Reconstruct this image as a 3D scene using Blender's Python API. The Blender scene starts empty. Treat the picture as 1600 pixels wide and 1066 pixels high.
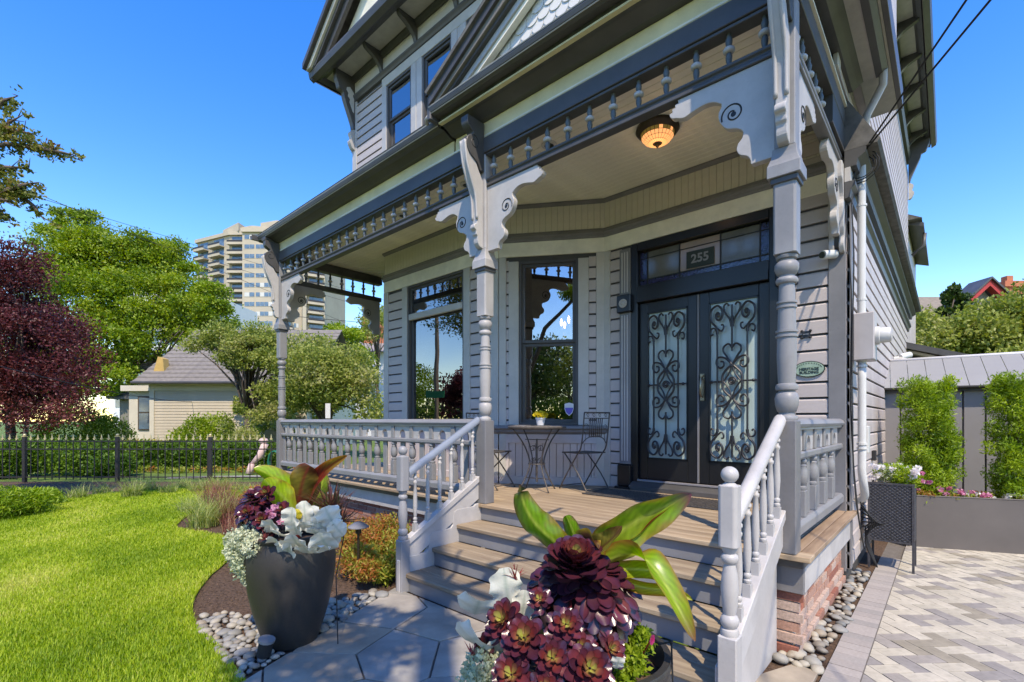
import bpy, math, random
import numpy as np
from mathutils import Vector, Matrix
S=bpy.context.scene; COL=S.collection
# ---------------------------------------------------------------- camera, sky, sun
TH=math.radians(42.07)
cd=bpy.data.cameras.new('camera'); cam=bpy.data.objects.new('camera',cd); COL.objects.link(cam)
cam.location=(0,0,1.5); cam.rotation_euler=(math.radians(90),0,TH)
cd.sensor_width=36; cd.lens=754.5/1600*36; cd.shift_y=124/1600; cd.clip_end=3000; cd.clip_start=.05
S.camera=cam
SEL=math.radians(53.5); SUN=Vector((.785,-.62,0)).normalized()*math.cos(SEL); SUN.z=math.sin(SEL)
w=bpy.data.worlds.new('World'); S.world=w; w.use_nodes=True
nt=w.node_tree; nt.nodes.clear()
sk=nt.nodes.new('ShaderNodeTexSky'); sk.sky_type='NISHITA'; sk.sun_disc=False
sk.sun_elevation=SEL; sk.sun_rotation=math.atan2(.785,-.62); sk.altitude=0; sk.air_density=1.15; sk.dust_density=.15; sk.ozone_density=2.6
hs=nt.nodes.new('ShaderNodeHueSaturation'); hs.inputs['Saturation'].default_value=1.42; hs.inputs['Hue'].default_value=.517
bg=nt.nodes.new('ShaderNodeBackground'); bg.inputs[1].default_value=.15
wo=nt.nodes.new('ShaderNodeOutputWorld')
nt.links.new(sk.outputs[0],hs.inputs['Color']); nt.links.new(hs.outputs[0],bg.inputs[0]); nt.links.new(bg.outputs[0],wo.inputs[0])
sd=bpy.data.lights.new('sun','SUN'); sd.energy=2.25; sd.angle=math.radians(.53); sd.color=(1,.93,.83)
so=bpy.data.objects.new('sun',sd); COL.objects.link(so); so.rotation_euler=(-SUN).to_track_quat('-Z','Y').to_euler(); so.location=(20,-17,30)
S.view_settings.view_transform='Standard'; S.view_settings.look='None'; S.view_settings.exposure=1.38; S.view_settings.use_white_balance=True; S.view_settings.white_balance_temperature=7500; S.view_settings.white_balance_tint=10; S.view_settings.gamma=1
S.view_settings.use_curve_mapping=False
S.render.engine='CYCLES'; S.cycles.max_bounces=8; S.cycles.diffuse_bounces=4; S.cycles.transparent_max_bounces=12
rnd=random.Random(7)
def R2(a,b): return rnd.uniform(a,b)
# ---------------------------------------------------------------- materials
MT={}
def sc_(c,k): return tuple(min(1,x*k) for x in c[:3])+(1,)
def _base(name,rough,spec,metal):
    m=bpy.data.materials.new(name); m.use_nodes=True; n=m.node_tree; b=n.nodes['Principled BSDF']
    b.inputs['Roughness'].default_value=rough; b.inputs['Specular IOR Level'].default_value=spec; b.inputs['Metallic'].default_value=metal
    MT[name]=m; return m,n,b
def N(n,t,**k):
    x=n.nodes.new('ShaderNode'+t)
    for a,v in k.items(): setattr(x,a,v)
    return x
def noise(n,scale,detail=4,stretch=None,rough=.6):
    tc=N(n,'TexCoord'); mp=N(n,'Mapping'); nz=N(n,'TexNoise')
    nz.inputs['Scale'].default_value=scale; nz.inputs['Detail'].default_value=detail; nz.inputs['Roughness'].default_value=rough
    if stretch: mp.inputs['Scale'].default_value=stretch
    n.links.new(tc.outputs['Object'],mp.inputs[0]); n.links.new(mp.outputs[0],nz.inputs[0]); return nz
def bumpn(n,b,scale,strength,stretch=None,dist=.004):
    nz=noise(n,scale,5,stretch); bp=N(n,'Bump'); bp.inputs['Strength'].default_value=strength; bp.inputs['Distance'].default_value=dist
    n.links.new(nz.outputs[0],bp.inputs['Height']); n.links.new(bp.outputs[0],b.inputs['Normal'])
def mat(name,c,rough=.6,var=.08,scale=6,bump=.25,bscale=60,spec=.4,metal=0,stretch=None,c2=None,bst=None,dist=.003,orand=0):
    m,n,b=_base(name,rough,spec,metal)
    nz=noise(n,scale,6,stretch); rp=N(n,'ValToRGB')
    rp.color_ramp.elements[0].position=.35; rp.color_ramp.elements[1].position=.68
    rp.color_ramp.elements[0].color=sc_(c2 if c2 else c,1 if c2 else 1-var); rp.color_ramp.elements[1].color=sc_(c,1 if c2 else 1+var)
    n.links.new(nz.outputs[0],rp.inputs[0]); last=rp.outputs[0]
    if name.endswith('_paint') and name!='groove_shadow_paint':     # weathering: broad grime and fine scuffs
        for sc_n,lo,hi,p0,p1 in ((1.3,.84,1.07,.35,.65),(38,.90,1.02,.30,.42)):
            n2=noise(n,sc_n,8,rough=.7); mr=N(n,'MapRange'); mr.inputs[1].default_value=p0; mr.inputs[2].default_value=p1; mr.inputs[3].default_value=lo; mr.inputs[4].default_value=hi
            hv=N(n,'HueSaturation'); n.links.new(n2.outputs[0],mr.inputs[0]); n.links.new(mr.outputs[0],hv.inputs['Value']); n.links.new(last,hv.inputs['Color']); last=hv.outputs[0]
    if orand:
        oi=N(n,'ObjectInfo'); mr=N(n,'MapRange'); mr.inputs[3].default_value=1-orand; mr.inputs[4].default_value=1+orand
        hv=N(n,'HueSaturation'); n.links.new(oi.outputs['Random'],mr.inputs[0]); n.links.new(mr.outputs[0],hv.inputs['Value']); n.links.new(last,hv.inputs['Color']); last=hv.outputs[0]
    n.links.new(last,b.inputs['Base Color'])
    if bump: bumpn(n,b,bscale,bump,bst or stretch,dist)
    return m
def amat(name,cols,rough=.6,trans=0,var=.25,scale=9,bump=.3,bscale=40,spec=.4,stretch=None,dist=.003,const=False):
    """colour picked per piece by the float attribute 'rnd'"""
    m,n,b=_base(name,rough,spec,0)
    at=N(n,'Attribute',attribute_name='rnd'); rp=N(n,'ValToRGB'); e=rp.color_ramp.elements
    if const: rp.color_ramp.interpolation='CONSTANT'
    k=len(cols)
    for i,c in enumerate(cols):
        p=i/(k if const else k-1)
        if i==0: el=e[0]; el.position=0
        elif i==1: el=e[1]; el.position=p
        else: el=e.new(p)
        el.color=tuple(c)+(1,)
    n.links.new(at.outputs['Fac'],rp.inputs[0]); last=rp.outputs[0]
    if var:
        nz=noise(n,scale,5,stretch); mr=N(n,'MapRange'); mr.inputs[1].default_value=.3; mr.inputs[2].default_value=.7; mr.inputs[3].default_value=1-var; mr.inputs[4].default_value=1+var
        hv=N(n,'HueSaturation'); n.links.new(nz.outputs[0],mr.inputs[0]); n.links.new(mr.outputs[0],hv.inputs['Value']); n.links.new(last,hv.inputs['Color']); last=hv.outputs[0]
    n.links.new(last,b.inputs['Base Color'])
    if bump: bumpn(n,b,bscale,bump,stretch,dist)
    if trans: _tr(n,b,last,trans)
    return m
def _tr(n,b,col,f):
    out=n.nodes['Material Output']; t=N(n,'BsdfTranslucent'); mx=N(n,'MixShader'); mx.inputs[0].default_value=f
    hv=N(n,'HueSaturation'); hv.inputs['Value'].default_value=1.5; hv.inputs['Saturation'].default_value=1.1
    n.links.new(col,hv.inputs['Color']); n.links.new(hv.outputs[0],t.inputs[0]); n.links.new(b.outputs[0],mx.inputs[1]); n.links.new(t.outputs[0],mx.inputs[2]); n.links.new(mx.outputs[0],out.inputs[0])
def vmat(name,rough=.45,trans=.3,spec=.5,bump=.1,bscale=80,stretch=None):
    """colour stored on the leaf itself in colour attribute 'col'"""
    m,n,b=_base(name,rough,spec,0); at=N(n,'Attribute',attribute_name='col'); n.links.new(at.outputs['Color'],b.inputs['Base Color'])
    if bump: bumpn(n,b,bscale,bump,stretch)
    if trans: _tr(n,b,at.outputs['Color'],trans)
    return m
def glass(name,gl=.36,tint=(.5,.55,.58),rough=.0,wav=0):
    m=bpy.data.materials.new(name); m.use_nodes=True; n=m.node_tree; n.nodes.clear(); MT[name]=m
    o=N(n,'OutputMaterial'); t=N(n,'BsdfTransparent'); g=N(n,'BsdfGlossy'); mx=N(n,'MixShader'); fr=N(n,'LayerWeight'); mr=N(n,'MapRange')
    fr.inputs[0].default_value=.35; mr.inputs[3].default_value=gl; mr.inputs[4].default_value=1
    t.inputs[0].default_value=tint+(1,); g.inputs['Roughness'].default_value=rough; g.inputs[0].default_value=(.95,.97,1,1)
    if wav:
        nz=noise(n,1.3,1); bp=N(n,'Bump'); bp.inputs['Strength'].default_value=wav; bp.inputs['Distance'].default_value=.02
        n.links.new(nz.outputs[0],bp.inputs['Height']); n.links.new(bp.outputs[0],g.inputs['Normal'])
    n.links.new(fr.outputs['Fresnel'],mr.inputs[0]); n.links.new(mr.outputs[0],mx.inputs[0]); n.links.new(t.outputs[0],mx.inputs[1]); n.links.new(g.outputs[0],mx.inputs[2]); n.links.new(mx.outputs[0],o.inputs[0]); return m
def emis(name,c,s):
    m,n,b=_base(name,.5,.5,0); b.inputs['Base Color'].default_value=c+(1,); b.inputs['Emission Color'].default_value=c+(1,); b.inputs['Emission Strength'].default_value=s; return m
mat('lawn_bounce_cream_paint',(.70,.62,.37),.5,.05,2.5,.2,40)  # cream yellowed to carry light bounced off the lawn
mat('light_paint',(.45,.43,.41),.45,.09,4,.35,28)
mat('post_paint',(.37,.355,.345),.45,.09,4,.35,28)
mat('shaded_post_paint',(.25,.247,.247),.45,.09,4,.35,28)  # post paint darkened to stand in for shade on the right post
mat('light_riser',(.205,.21,.22),.5,.08,3,.3,35)
mat('shaded_newel',(.27,.268,.275),.45,.06,3,.2,35)  # left newel only: shade put into the colour, right one stays pale
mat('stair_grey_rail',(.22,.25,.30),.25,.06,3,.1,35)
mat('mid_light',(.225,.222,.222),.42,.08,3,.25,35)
mat('spindle_green',(.10,.115,.12),.45,.1,3,.2)
mat('taupe_dark',(.19,.175,.145),.5,.1,3,.2)
mat('plum_core',(.02,.008,.012),.7,.2,30,.3)
mat('red_stem',(.30,.03,.02),.4,.2,20,.1)
mat('flag_mosaic',(.30,.27,.24),.5,0,60,.3,90,c2=(.12,.10,.09))
mat('cottage_shingle',(.22,.195,.165),.95,0,5,.8,20,c2=(.15,.135,.12))
mat('gold_stucco',(.50,.33,.10),.8,.1)
mat('cottage_brown',(.08,.06,.04),.6,.1)
mat('brown_roof',(.22,.18,.13),.9,.2,6,.4)
mat('petal_white_paint',(.62,.45,.42),.6,.1)
mat('hose_green',(.01,.14,.09),.4,.1)
mat('white_paint',(.45,.43,.41),.42,.08,4,.35,28)
mat('mid_paint',(.18,.177,.18),.45,.10,3,.3,35)
mat('slate_paint',(.078,.075,.073),.42,.12,3,.25,35)
mat('dark_paint',(.078,.075,.072),.42,.12,3,.2,35)
mat('pale_blue_paint',(.46,.46,.46),.45,.05,3,.15,30)
mat('trim_paint',(.46,.44,.40),.45,.05,3,.2,30)
mat('cream_paint',(.80,.76,.63),.5,.05,2.5,.2,40)
mat('taupe_paint',(.62,.58,.49),.5,.06,2.5,.2,40)
mat('soffit_paint',(.40,.37,.33),.6,.07,9,.4,60)
mat('siding_paint',(.48,.425,.40),.5,.06,2.2,.35,22,stretch=(1,1,4),orand=.04)
mat('panel_paint',(.50,.445,.43),.5,.05,3,.2,30)
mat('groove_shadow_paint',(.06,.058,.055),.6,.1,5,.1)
mat('black_paint',(.012,.013,.015),.28,.15,4,.15,40)
mat('iron',(.018,.018,.02),.42,.25,25,.3,120,spec=.6)
mat('patio_iron',(.045,.04,.038),.45,.4,18,.4,140,c2=(.10,.085,.07))
mat('brass',(.30,.25,.17),.35,.2,20,.1,metal=.9)
mat('frosted',(.40,.50,.47),.22,.05,2.5,.05,spec=.6)
mat('deck_wood',(.41,.315,.205),.65,0,2.2,.6,14,stretch=(.7,9,9),c2=(.25,.175,.11),orand=.16)
mat('tread_wood',(.36,.285,.19),.65,0,2.0,.6,14,stretch=(.8,9,9),c2=(.20,.145,.095),orand=.12)
mat('side_wood',(.37,.26,.165),.65,0,2.0,.6,14,stretch=(9,.8,9),c2=(.2,.13,.08))
mat('shingle',(.12,.115,.105),.9,.3,9,.6,30)
mat('fish_shingle',(.64,.63,.60),.5,.05,8,.2,40)
mat('asphalt',(.05,.05,.052),.9,.2,9,.6,90)
mat('concrete',(.42,.40,.37),.85,.12,3,.5,40)
mat('sand',(.13,.115,.10),.95,.2,20,.6,60)
mat('soil',(.155,.095,.060),.95,0,34,1.0,70,c2=(.055,.033,.02),dist=.02)
mat('turf_base',(.16,.22,.02),.9,0,3,.8,80,c2=(.09,.14,.012),dist=.02)
mat('lawn_far',(.13,.20,.03),.9,0,2,.8,60,c2=(.08,.13,.02),dist=.02)
mat('bark',(.16,.125,.095),.9,0,8,1.0,14,stretch=(1,1,.3),c2=(.07,.052,.038),dist=.03)
mat('pot_glaze',(.026,.024,.022),.46,0,60,.35,160,c2=(.034,.031,.028),spec=.5)
mat('rubber',(.02,.02,.02),.7,.1)
mat('plastic_white',(.55,.545,.52),.4,.05,6,.1)
mat('meter_grey',(.40,.37,.36),.4,.06,6,.1)
mat('wicker',(.055,.055,.062),.45,.25,30,.3,80)
mat('planter_metal',(.12,.105,.095),.5,.1,2,.1)
mat('metal_panel',(.24,.23,.235),.42,.05,2,.1)
mat('metal_roof',(.25,.25,.25),.6,.05,2,.1)
mat('ridge_metal',(.6,.6,.62),.4,.05)
mat('gold',(.60,.50,.27),.35,.1,metal=.4)
mat('beige_stucco',(.56,.49,.37),.85,.06,1,.3,20)
mat('tower_concrete',(.40,.35,.27),.85,.08,.2,0)
mat('tower_beige',(.40,.35,.27),.85,.08,.3,0)  # same beige as the tower wall, for window frames and curtains
mat('cream_siding',(.47,.405,.30),.6,.05,2,0)
mat('cream_trim',(.56,.51,.40),.6,.05,2,0)
mat('red_trim',(.38,.035,.03),.5,.08,3,0)
mat('rail_far',(.028,.026,.026),.5,.1,3,0)
mat('far_white',(.6,.6,.6),.6,.04,1,0)
mat('plaque_green',(.20,.30,.22),.6,0,14,.4,60,c2=(.30,.40,.31))
mat('plaque_dark',(.02,.03,.024),.5,.1)
mat('doormat_rubber',(.045,.044,.045),.8,.3,30,.4,120)
mat('purple_print',(.11,.09,.42),.4,.02)
mat('terracotta',(.42,.14,.07),.8,.1)
mat('ceramic_white',(.62,.62,.62),.25,.04)
mat('room_wall',(.20,.15,.11),.9,.1)
mat('bronze',(.055,.042,.028),.4,.2,20,.2,60,metal=.5)
mat('lead_came',(.015,.015,.015),.5,.1)
mat('sign_green',(.02,.22,.08),.5,.05)
mat('pole_wood',(.26,.18,.12),.9,.25,5,.6,20,stretch=(1,1,.2))
glass('window_glass',.27,(.5,.52,.52),0,.12); glass('upper_glass',.34,(.25,.3,.35),0,.25)
mat('far_glass',(.10,.15,.20),.08,.5,.6,0,spec=1.0)
mat('far_curtain',(.5,.5,.47),.4,.1,1,0)
mat('transom_pane',(.13,.125,.10),.12,.15,5,.1,20,spec=.9)
mat('transom_number_pane',(.33,.24,.18),.15,.1,5,.1,20,spec=.9)
mat('stained_pane',(.05,.05,.16),.1,0,22,.4,40,spec=.9,c2=(.012,.012,.02))
emis('bulb',(1,.55,.2),14); emis('amber_glass',(.95,.42,.17),.42); emis('amber_dark',(.30,.20,.05),.12)
amat('brick',[(.26,.10,.07),(.34,.17,.12),(.40,.25,.19),(.46,.38,.32),(.36,.12,.07)],.9,0,.3,60,.8,60)
MT['mortar']=mat('mortar',(.40,.35,.29),.95,.15,20,.6,50)
amat('paver',[(.43,.39,.31),(.25,.23,.21),(.40,.365,.29),(.29,.262,.23),(.265,.235,.18),(.45,.41,.33)],.85,0,.2,14,.4,150,const=True)
amat('border_paver',[(.30,.27,.245),(.345,.31,.28),(.27,.25,.23)],.85,0,.1,50,.4,150)
amat('flagstone',[(.33,.29,.235),(.26,.245,.215),(.34,.27,.185),(.30,.275,.235)],.75,0,.3,3.2,.4,45)
amat('pebble',[(.34,.31,.25),(.20,.20,.19),(.40,.36,.28),(.26,.215,.16),(.15,.155,.15)],.6,0,.2,30,.2,80)
amat('tree_green',[(.05,.10,.006),(.145,.23,.012),(.25,.335,.02),(.36,.40,.04)],.5,.38,0,bump=0)
amat('tree_dark',[(.025,.05,.01),(.05,.09,.015),(.09,.13,.02)],.5,.3,0,bump=0)
amat('tree_olive',[(.11,.16,.03),(.20,.25,.04),(.31,.34,.07),(.38,.35,.18)],.55,.35,0,bump=0)
amat('plum',[(.032,.010,.011),(.085,.019,.019),(.155,.034,.032),(.26,.085,.07)],.45,.3,0,bump=0)
amat('branch_leaf',[(.05,.075,.012),(.12,.15,.025),(.22,.22,.04),(.17,.08,.03)],.5,.35,0,bump=0)
amat('hedge_leaf',[(.035,.09,.008),(.08,.16,.012),(.17,.27,.025)],.5,.3,0,bump=0)
amat('yew',[(.08,.16,.008),(.20,.31,.014),(.36,.46,.03)],.5,.35,0,bump=0)
amat('gold_shrub',[(.40,.33,.04),(.52,.42,.06),(.3,.3,.04)],.5,.35,0,bump=0)
amat('bed_shrub',[(.08,.14,.015),(.2,.27,.03),(.33,.34,.05),(.42,.12,.04),(.14,.2,.03)],.5,.35,0,bump=0)
amat('grass',[(.16,.27,.008),(.30,.42,.016),(.44,.53,.03),(.60,.58,.16)],.55,.4,0,bump=0)
amat('tuft',[(.16,.24,.03),(.34,.40,.09),(.5,.5,.22)],.5,.4,0,bump=0)
amat('red_grass',[(.15,.03,.03),(.30,.10,.08),(.42,.30,.16)],.5,.35,0,bump=0)
amat('silver_leaf',[(.36,.42,.27),(.50,.54,.36),(.62,.63,.46)],.8,.25,0,bump=0)
amat('mulch',[(.05,.03,.018),(.11,.065,.04),(.19,.12,.075)],.9,0,0,bump=0)
amat('petal_pink',[(.55,.10,.25),(.65,.35,.45),(.28,.02,.16)],.6,.35,0,bump=0)
amat('petal_white',[(.72,.72,.70),(.75,.70,.72),(.68,.72,.6)],.6,.3,0,bump=0)
amat('petal_yellow',[(.62,.48,.02),(.72,.60,.05)],.6,.3,0,bump=0)
vmat('succulent',.22,.10,.6,.08,60); vmat('canna_leaf',.30,.42,.5,.25,9,(1,1,1)); vmat('felt_leaf',.85,.15,.2,.3,120)
# ---------------------------------------------------------------- mesh helpers
ORG={}
def setp(o,parent,org):
    ORG[o.name]=Vector(org)
    if parent is not None: o.parent=parent; o.location=Vector(org)-ORG[parent.name]
    else: o.location=org
def thing(name,label=None,cat=None,loc=(0,0,0),group=None,parent=None):
    o=bpy.data.objects.new(name,None); COL.objects.link(o); o.empty_display_size=.2
    setp(o,parent,loc); tag(o,label,cat,group); return o
def tag(o,label=None,cat=None,group=None,kind=None):
    if label: o['label']=label
    if cat: o['category']=cat
    if group: o['group']=group
    if kind: o['kind']=kind
    return o
def frame(p0,u,z=0):
    u=Vector((u[0],u[1],0)).normalized(); y=Vector((0,0,1)).cross(u)
    m=Matrix.Identity(4)
    for i in range(3): m[i][0]=u[i]; m[i][1]=y[i]; m[i][2]=(0,0,1)[i]
    m[0][3]=p0[0]; m[1][3]=p0[1]; m[2][3]=z; return m
class MB:
    def __init__(s,M=None): s.v=[]; s.f=[]; s.M=M; s.a=[]
    def add(s,vs,fs,rv=None):
        k=len(s.v); s.v+=[tuple((s.M@Vector(p)) if s.M else p) for p in vs]; s.f+=[tuple(i+k for i in f) for f in fs]
        if rv is not None: s.a+=[rv]*len(vs)
        return s
    def box(s,x0,x1,y0,y1,z0,z1,rv=None):
        return s.add([(x0,y0,z0),(x1,y0,z0),(x1,y1,z0),(x0,y1,z0),(x0,y0,z1),(x1,y0,z1),(x1,y1,z1),(x0,y1,z1)],
          [(0,3,2,1),(4,5,6,7),(0,1,5,4),(1,2,6,5),(2,3,7,6),(3,0,4,7)],rv)
    def prism(s,pts,ax,a,b,rv=None):
        n=len(pts)
        def P(p,t): return (t,p[0],p[1]) if ax=='x' else ((p[0],t,p[1]) if ax=='y' else (p[0],p[1],t))
        return s.add([P(p,a) for p in pts]+[P(p,b) for p in pts],[tuple(range(n-1,-1,-1)),tuple(range(n,2*n))]+[(i,(i+1)%n,n+(i+1)%n,n+i) for i in range(n)],rv)
    def lathe(s,prof,n=12,at=(0,0),a0=0,cap=True):
        vs=[];fs=[]
        for z,r in prof:
            for k in range(n):
                a=a0+2*math.pi*k/n; vs.append((at[0]+r*math.cos(a),at[1]+r*math.sin(a),z))
        for i in range(len(prof)-1):
            for k in range(n):
                fs.append((i*n+k,i*n+(k+1)%n,(i+1)*n+(k+1)%n,(i+1)*n+k))
        if cap: fs.append(tuple(range(n-1,-1,-1))); fs.append(tuple((len(prof)-1)*n+k for k in range(n)))
        return s.add(vs,fs)
    def tube(s,pts,r,n=6,cap=True):
        pts=[Vector(p) for p in pts]; vs=[];fs=[]; m=len(pts); R=r if isinstance(r,(list,tuple)) else [r]*m
        up=Vector((0,0,1)); t0=(pts[1]-pts[0]).normalized()
        if abs(t0.dot(up))>.95: up=Vector((1,0,0))
        x=t0.cross(up).normalized()
        for i,p in enumerate(pts):
            t=(pts[min(i+1,m-1)]-pts[max(i-1,0)])
            t=t.normalized() if t.length>1e-9 else t0
            x=(x-t*x.dot(t)); x=x.normalized() if x.length>1e-6 else t.orthogonal().normalized()
            y=t.cross(x)
            for k in range(n):
                a=2*math.pi*k/n; vs.append(tuple(p+(x*math.cos(a)+y*math.sin(a))*R[i]))
        for i in range(m-1):
            for k in range(n): fs.append((i*n+k,i*n+(k+1)%n,(i+1)*n+(k+1)%n,(i+1)*n+k))
        if cap: fs.append(tuple(range(n-1,-1,-1))); fs.append(tuple((m-1)*n+k for k in range(n)))
        return s.add(vs,fs)
    def ball(s,c,r,nu=10,nv=7,sx=1,sy=1,sz=1):
        prof=[]; vs=[];fs=[]
        for i in range(nv+1):
            a=-math.pi/2+math.pi*i/nv
            for k in range(nu):
                b=2*math.pi*k/nu; vs.append((c[0]+r*sx*math.cos(a)*math.cos(b),c[1]+r*sy*math.cos(a)*math.sin(b),c[2]+r*sz*math.sin(a)))
        for i in range(nv):
            for k in range(nu): fs.append((i*nu+k,i*nu+(k+1)%nu,(i+1)*nu+(k+1)%nu,(i+1)*nu+k))
        return s.add(vs,fs)
    def mesh(s,name,m,smooth=False,org=None):
        vs=s.v
        lo=[min(p[i] for p in vs) for i in range(3)]; hi=[max(p[i] for p in vs) for i in range(3)]
        if org is None: org=((lo[0]+hi[0])/2,(lo[1]+hi[1])/2,lo[2])
        me=bpy.data.meshes.new(name); me.from_pydata([(p[0]-org[0],p[1]-org[1],p[2]-org[2]) for p in vs],[],s.f)
        for mm in (m if isinstance(m,list) else [m]): me.materials.append(MT[mm])
        if s.a and len(s.a)==len(vs):
            at=me.attributes.new('rnd','FLOAT','POINT'); at.data.foreach_set('value',s.a)
        if smooth:
            me.polygons.foreach_set('use_smooth',[True]*len(me.polygons))
            if smooth!='all': me.set_sharp_from_angle(angle=math.radians(45))
        me.update(); return me,org
    def build(s,name,m,parent=None,smooth=False,bevel=0,label=None,cat=None,kind=None,group=None):
        if not s.v: return None
        me,org=s.mesh(name,m,smooth); o=bpy.data.objects.new(name,me); COL.objects.link(o); setp(o,parent,org)
        if bevel:
            bm=o.modifiers.new('bevel','BEVEL'); bm.width=bevel; bm.segments=1; bm.limit_method='ANGLE'
        tag(o,label,cat,group,kind); return o
def inst(name,me,loc,parent=None,rot=(0,0,0),scale=(1,1,1),**k):
    o=bpy.data.objects.new(name,me); COL.objects.link(o); setp(o,parent,loc); o.rotation_euler=rot; o.scale=scale; tag(o,**k); return o
def copy_tree(o,loc=None,rotz=None,parent=None,label=None):
    c=o.copy(); COL.objects.link(c); c.parent=parent
    if parent is None:
        if loc is not None: c.location=loc
        if rotz is not None: c.rotation_euler=(0,0,rotz)
        if label: c['label']=label
    for ch in list(o.children): copy_tree(ch,parent=c)
    return c
def np_mesh(name,V,F,m,smooth=False,rv=None,col=None,org=(0,0,0)):
    me=bpy.data.meshes.new(name); V=np.asarray(V,dtype=np.float32)-np.array(org,dtype=np.float32); F=np.asarray(F,dtype=np.int32); k=F.shape[1]
    me.vertices.add(len(V)); me.vertices.foreach_set('co',V.ravel()); me.loops.add(F.size); me.loops.foreach_set('vertex_index',F.ravel())
    me.polygons.add(len(F)); me.polygons.foreach_set('loop_start',np.arange(0,F.size,k,dtype=np.int32))
    if smooth: me.polygons.foreach_set('use_smooth',np.ones(len(F),dtype=bool))
    me.update(calc_edges=True); me.validate()
    if rv is not None: a=me.attributes.new('rnd','FLOAT','POINT'); a.data.foreach_set('value',np.asarray(rv,dtype=np.float32))
    if col is not None: a=me.attributes.new('col','FLOAT_COLOR','POINT'); a.data.foreach_set('color',np.asarray(col,dtype=np.float32).ravel())
    me.materials.append(MT[m]); return me
def np_obj(name,V,F,m,parent=None,org=(0,0,0),smooth=False,rv=None,col=None,**k):
    me=np_mesh(name,V,F,m,smooth,rv,col,org); o=bpy.data.objects.new(name,me); COL.objects.link(o); setp(o,parent,org); tag(o,**k); return o
# leaf clouds -----------------------------------------------------------------
def leafmesh(P,rng,size,aspect=.55,out=None,upb=.3,droop=0,jit=.35):
    """folded diamond leaf (2 triangles-pairs) at every point of P"""
    n=len(P); d=rng.normal(size=(n,3)); 
    if out is not None: d=d*.8+out*1.0
    d[:,2]+=upb-droop; d/=np.linalg.norm(d,axis=1)[:,None]+1e-9
    a=rng.normal(size=(n,3)); s=np.cross(d,a); s/=np.linalg.norm(s,axis=1)[:,None]+1e-9; nn=np.cross(d,s)
    L=size*(1+jit*rng.uniform(-1,1,n))[:,None]; W=L*aspect*.5
    v0=P-d*L*.5; v1=P+s*W+nn*W*.35; v2=P+d*L*.5; v3=P-s*W+nn*W*.35
    V=np.stack([v0,v1,v2,v3],1).reshape(-1,3); i=np.arange(n)*4
    F=np.concatenate([np.stack([i,i+1,i+2],1),np.stack([i,i+2,i+3],1)]); return V,F
def sample_blobs(rng,blobs,n,shell=.55):
    B=np.array(blobs,dtype=float); wt=(B[:,3]*B[:,4]+B[:,4]*B[:,5]+B[:,3]*B[:,5]); wt/=wt.sum(); k=rng.choice(len(B),n,p=wt)
    d=rng.normal(size=(n,3)); d/=np.linalg.norm(d,axis=1)[:,None]; r=(shell+(1-shell)*rng.uniform(0,1,n)**.6)
    r=r*(1+.12*rng.normal(size=n)); return B[k,:3]+d*r[:,None]*B[k,3:6],d,k
def leafcloud(name,blobs,n,size,m,parent=None,seed=1,aspect=.55,shell=.55,upb=.3,droop=0,zmin=None,rb=.6,**kw):
    rng=np.random.default_rng(seed); P,d,k=sample_blobs(rng,blobs,n,shell)
    if zmin is not None:
        q=P[:,2]>zmin; P=P[q]; d=d[q]; k=k[q]
    V,F=leafmesh(P,rng,size,aspect,d*.7,upb,droop)
    bv=rng.uniform(0,1,len(blobs))
    rv=np.clip((rb*bv[k]+(1-rb)*rng.uniform(0,1,len(P))),0,1); c=P.mean(0); c[2]=P[:,2].min()
    return np_obj(name,V,F,m,parent,tuple(c),rv=np.repeat(rv,4),**kw)
def crown_blobs(rng,c,r,n,rr=(.22,.36),flat=.8,lo=-.75):
    out=[]
    while len(out)<n:
        d=rng.normal(size=3); d/=np.linalg.norm(d)
        if d[2]<lo: continue
        q=rng.uniform(.35,.86); s=rng.uniform(*rr)*min(r)
        out.append((c[0]+d[0]*q*r[0],c[1]+d[1]*q*r[1],c[2]+d[2]*q*r[2],s*1.15,s*1.15,s*flat))
    return out
def tree(name,label,cat,base,c,r,nb,nl,size,m,seed,tr=.2,group=None,rr=(.22,.36),shell=.45,upb=.3,limbs=9,aspect=.55,droop=0,barkm='bark',extra=None,lo=-.75):
    rng=np.random.default_rng(seed); t=thing(name,label,cat,base,group)
    bl=crown_blobs(rng,c,r,nb,rr,lo=lo)+(extra or [])
    leafcloud('crown',bl,nl,size,m,t,seed+1,aspect,shell,upb,droop)
    b=MB(); top=Vector((c[0],c[1],c[2]-r[2]*.25)); bs=Vector(base); mid=bs.lerp(top,.5)+Vector((R2(-.1,.1),R2(-.1,.1),0))*r[0]*.3
    b.tube([bs+Vector((0,0,-.1)),bs+Vector((0,0,.3)),mid,top],[tr*1.25,tr,tr*.75,tr*.35],8)
    for i in rng.permutation(len(bl))[:limbs]:
        e=Vector(bl[i][:3]); q=rng.uniform(.35,.85); s0=bs.lerp(mid,q*2) if q<.5 else mid.lerp(top,(q-.5)*2)
        md=s0.lerp(e,.55)+Vector((rng.uniform(-1,1),rng.uniform(-1,1),rng.uniform(.2,1)))*.08*(e-s0).length
        b.tube([s0,md,e],[tr*.4,tr*.24,tr*.08],5)
    b.build('trunk',barkm,t,smooth='all'); return t
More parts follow.
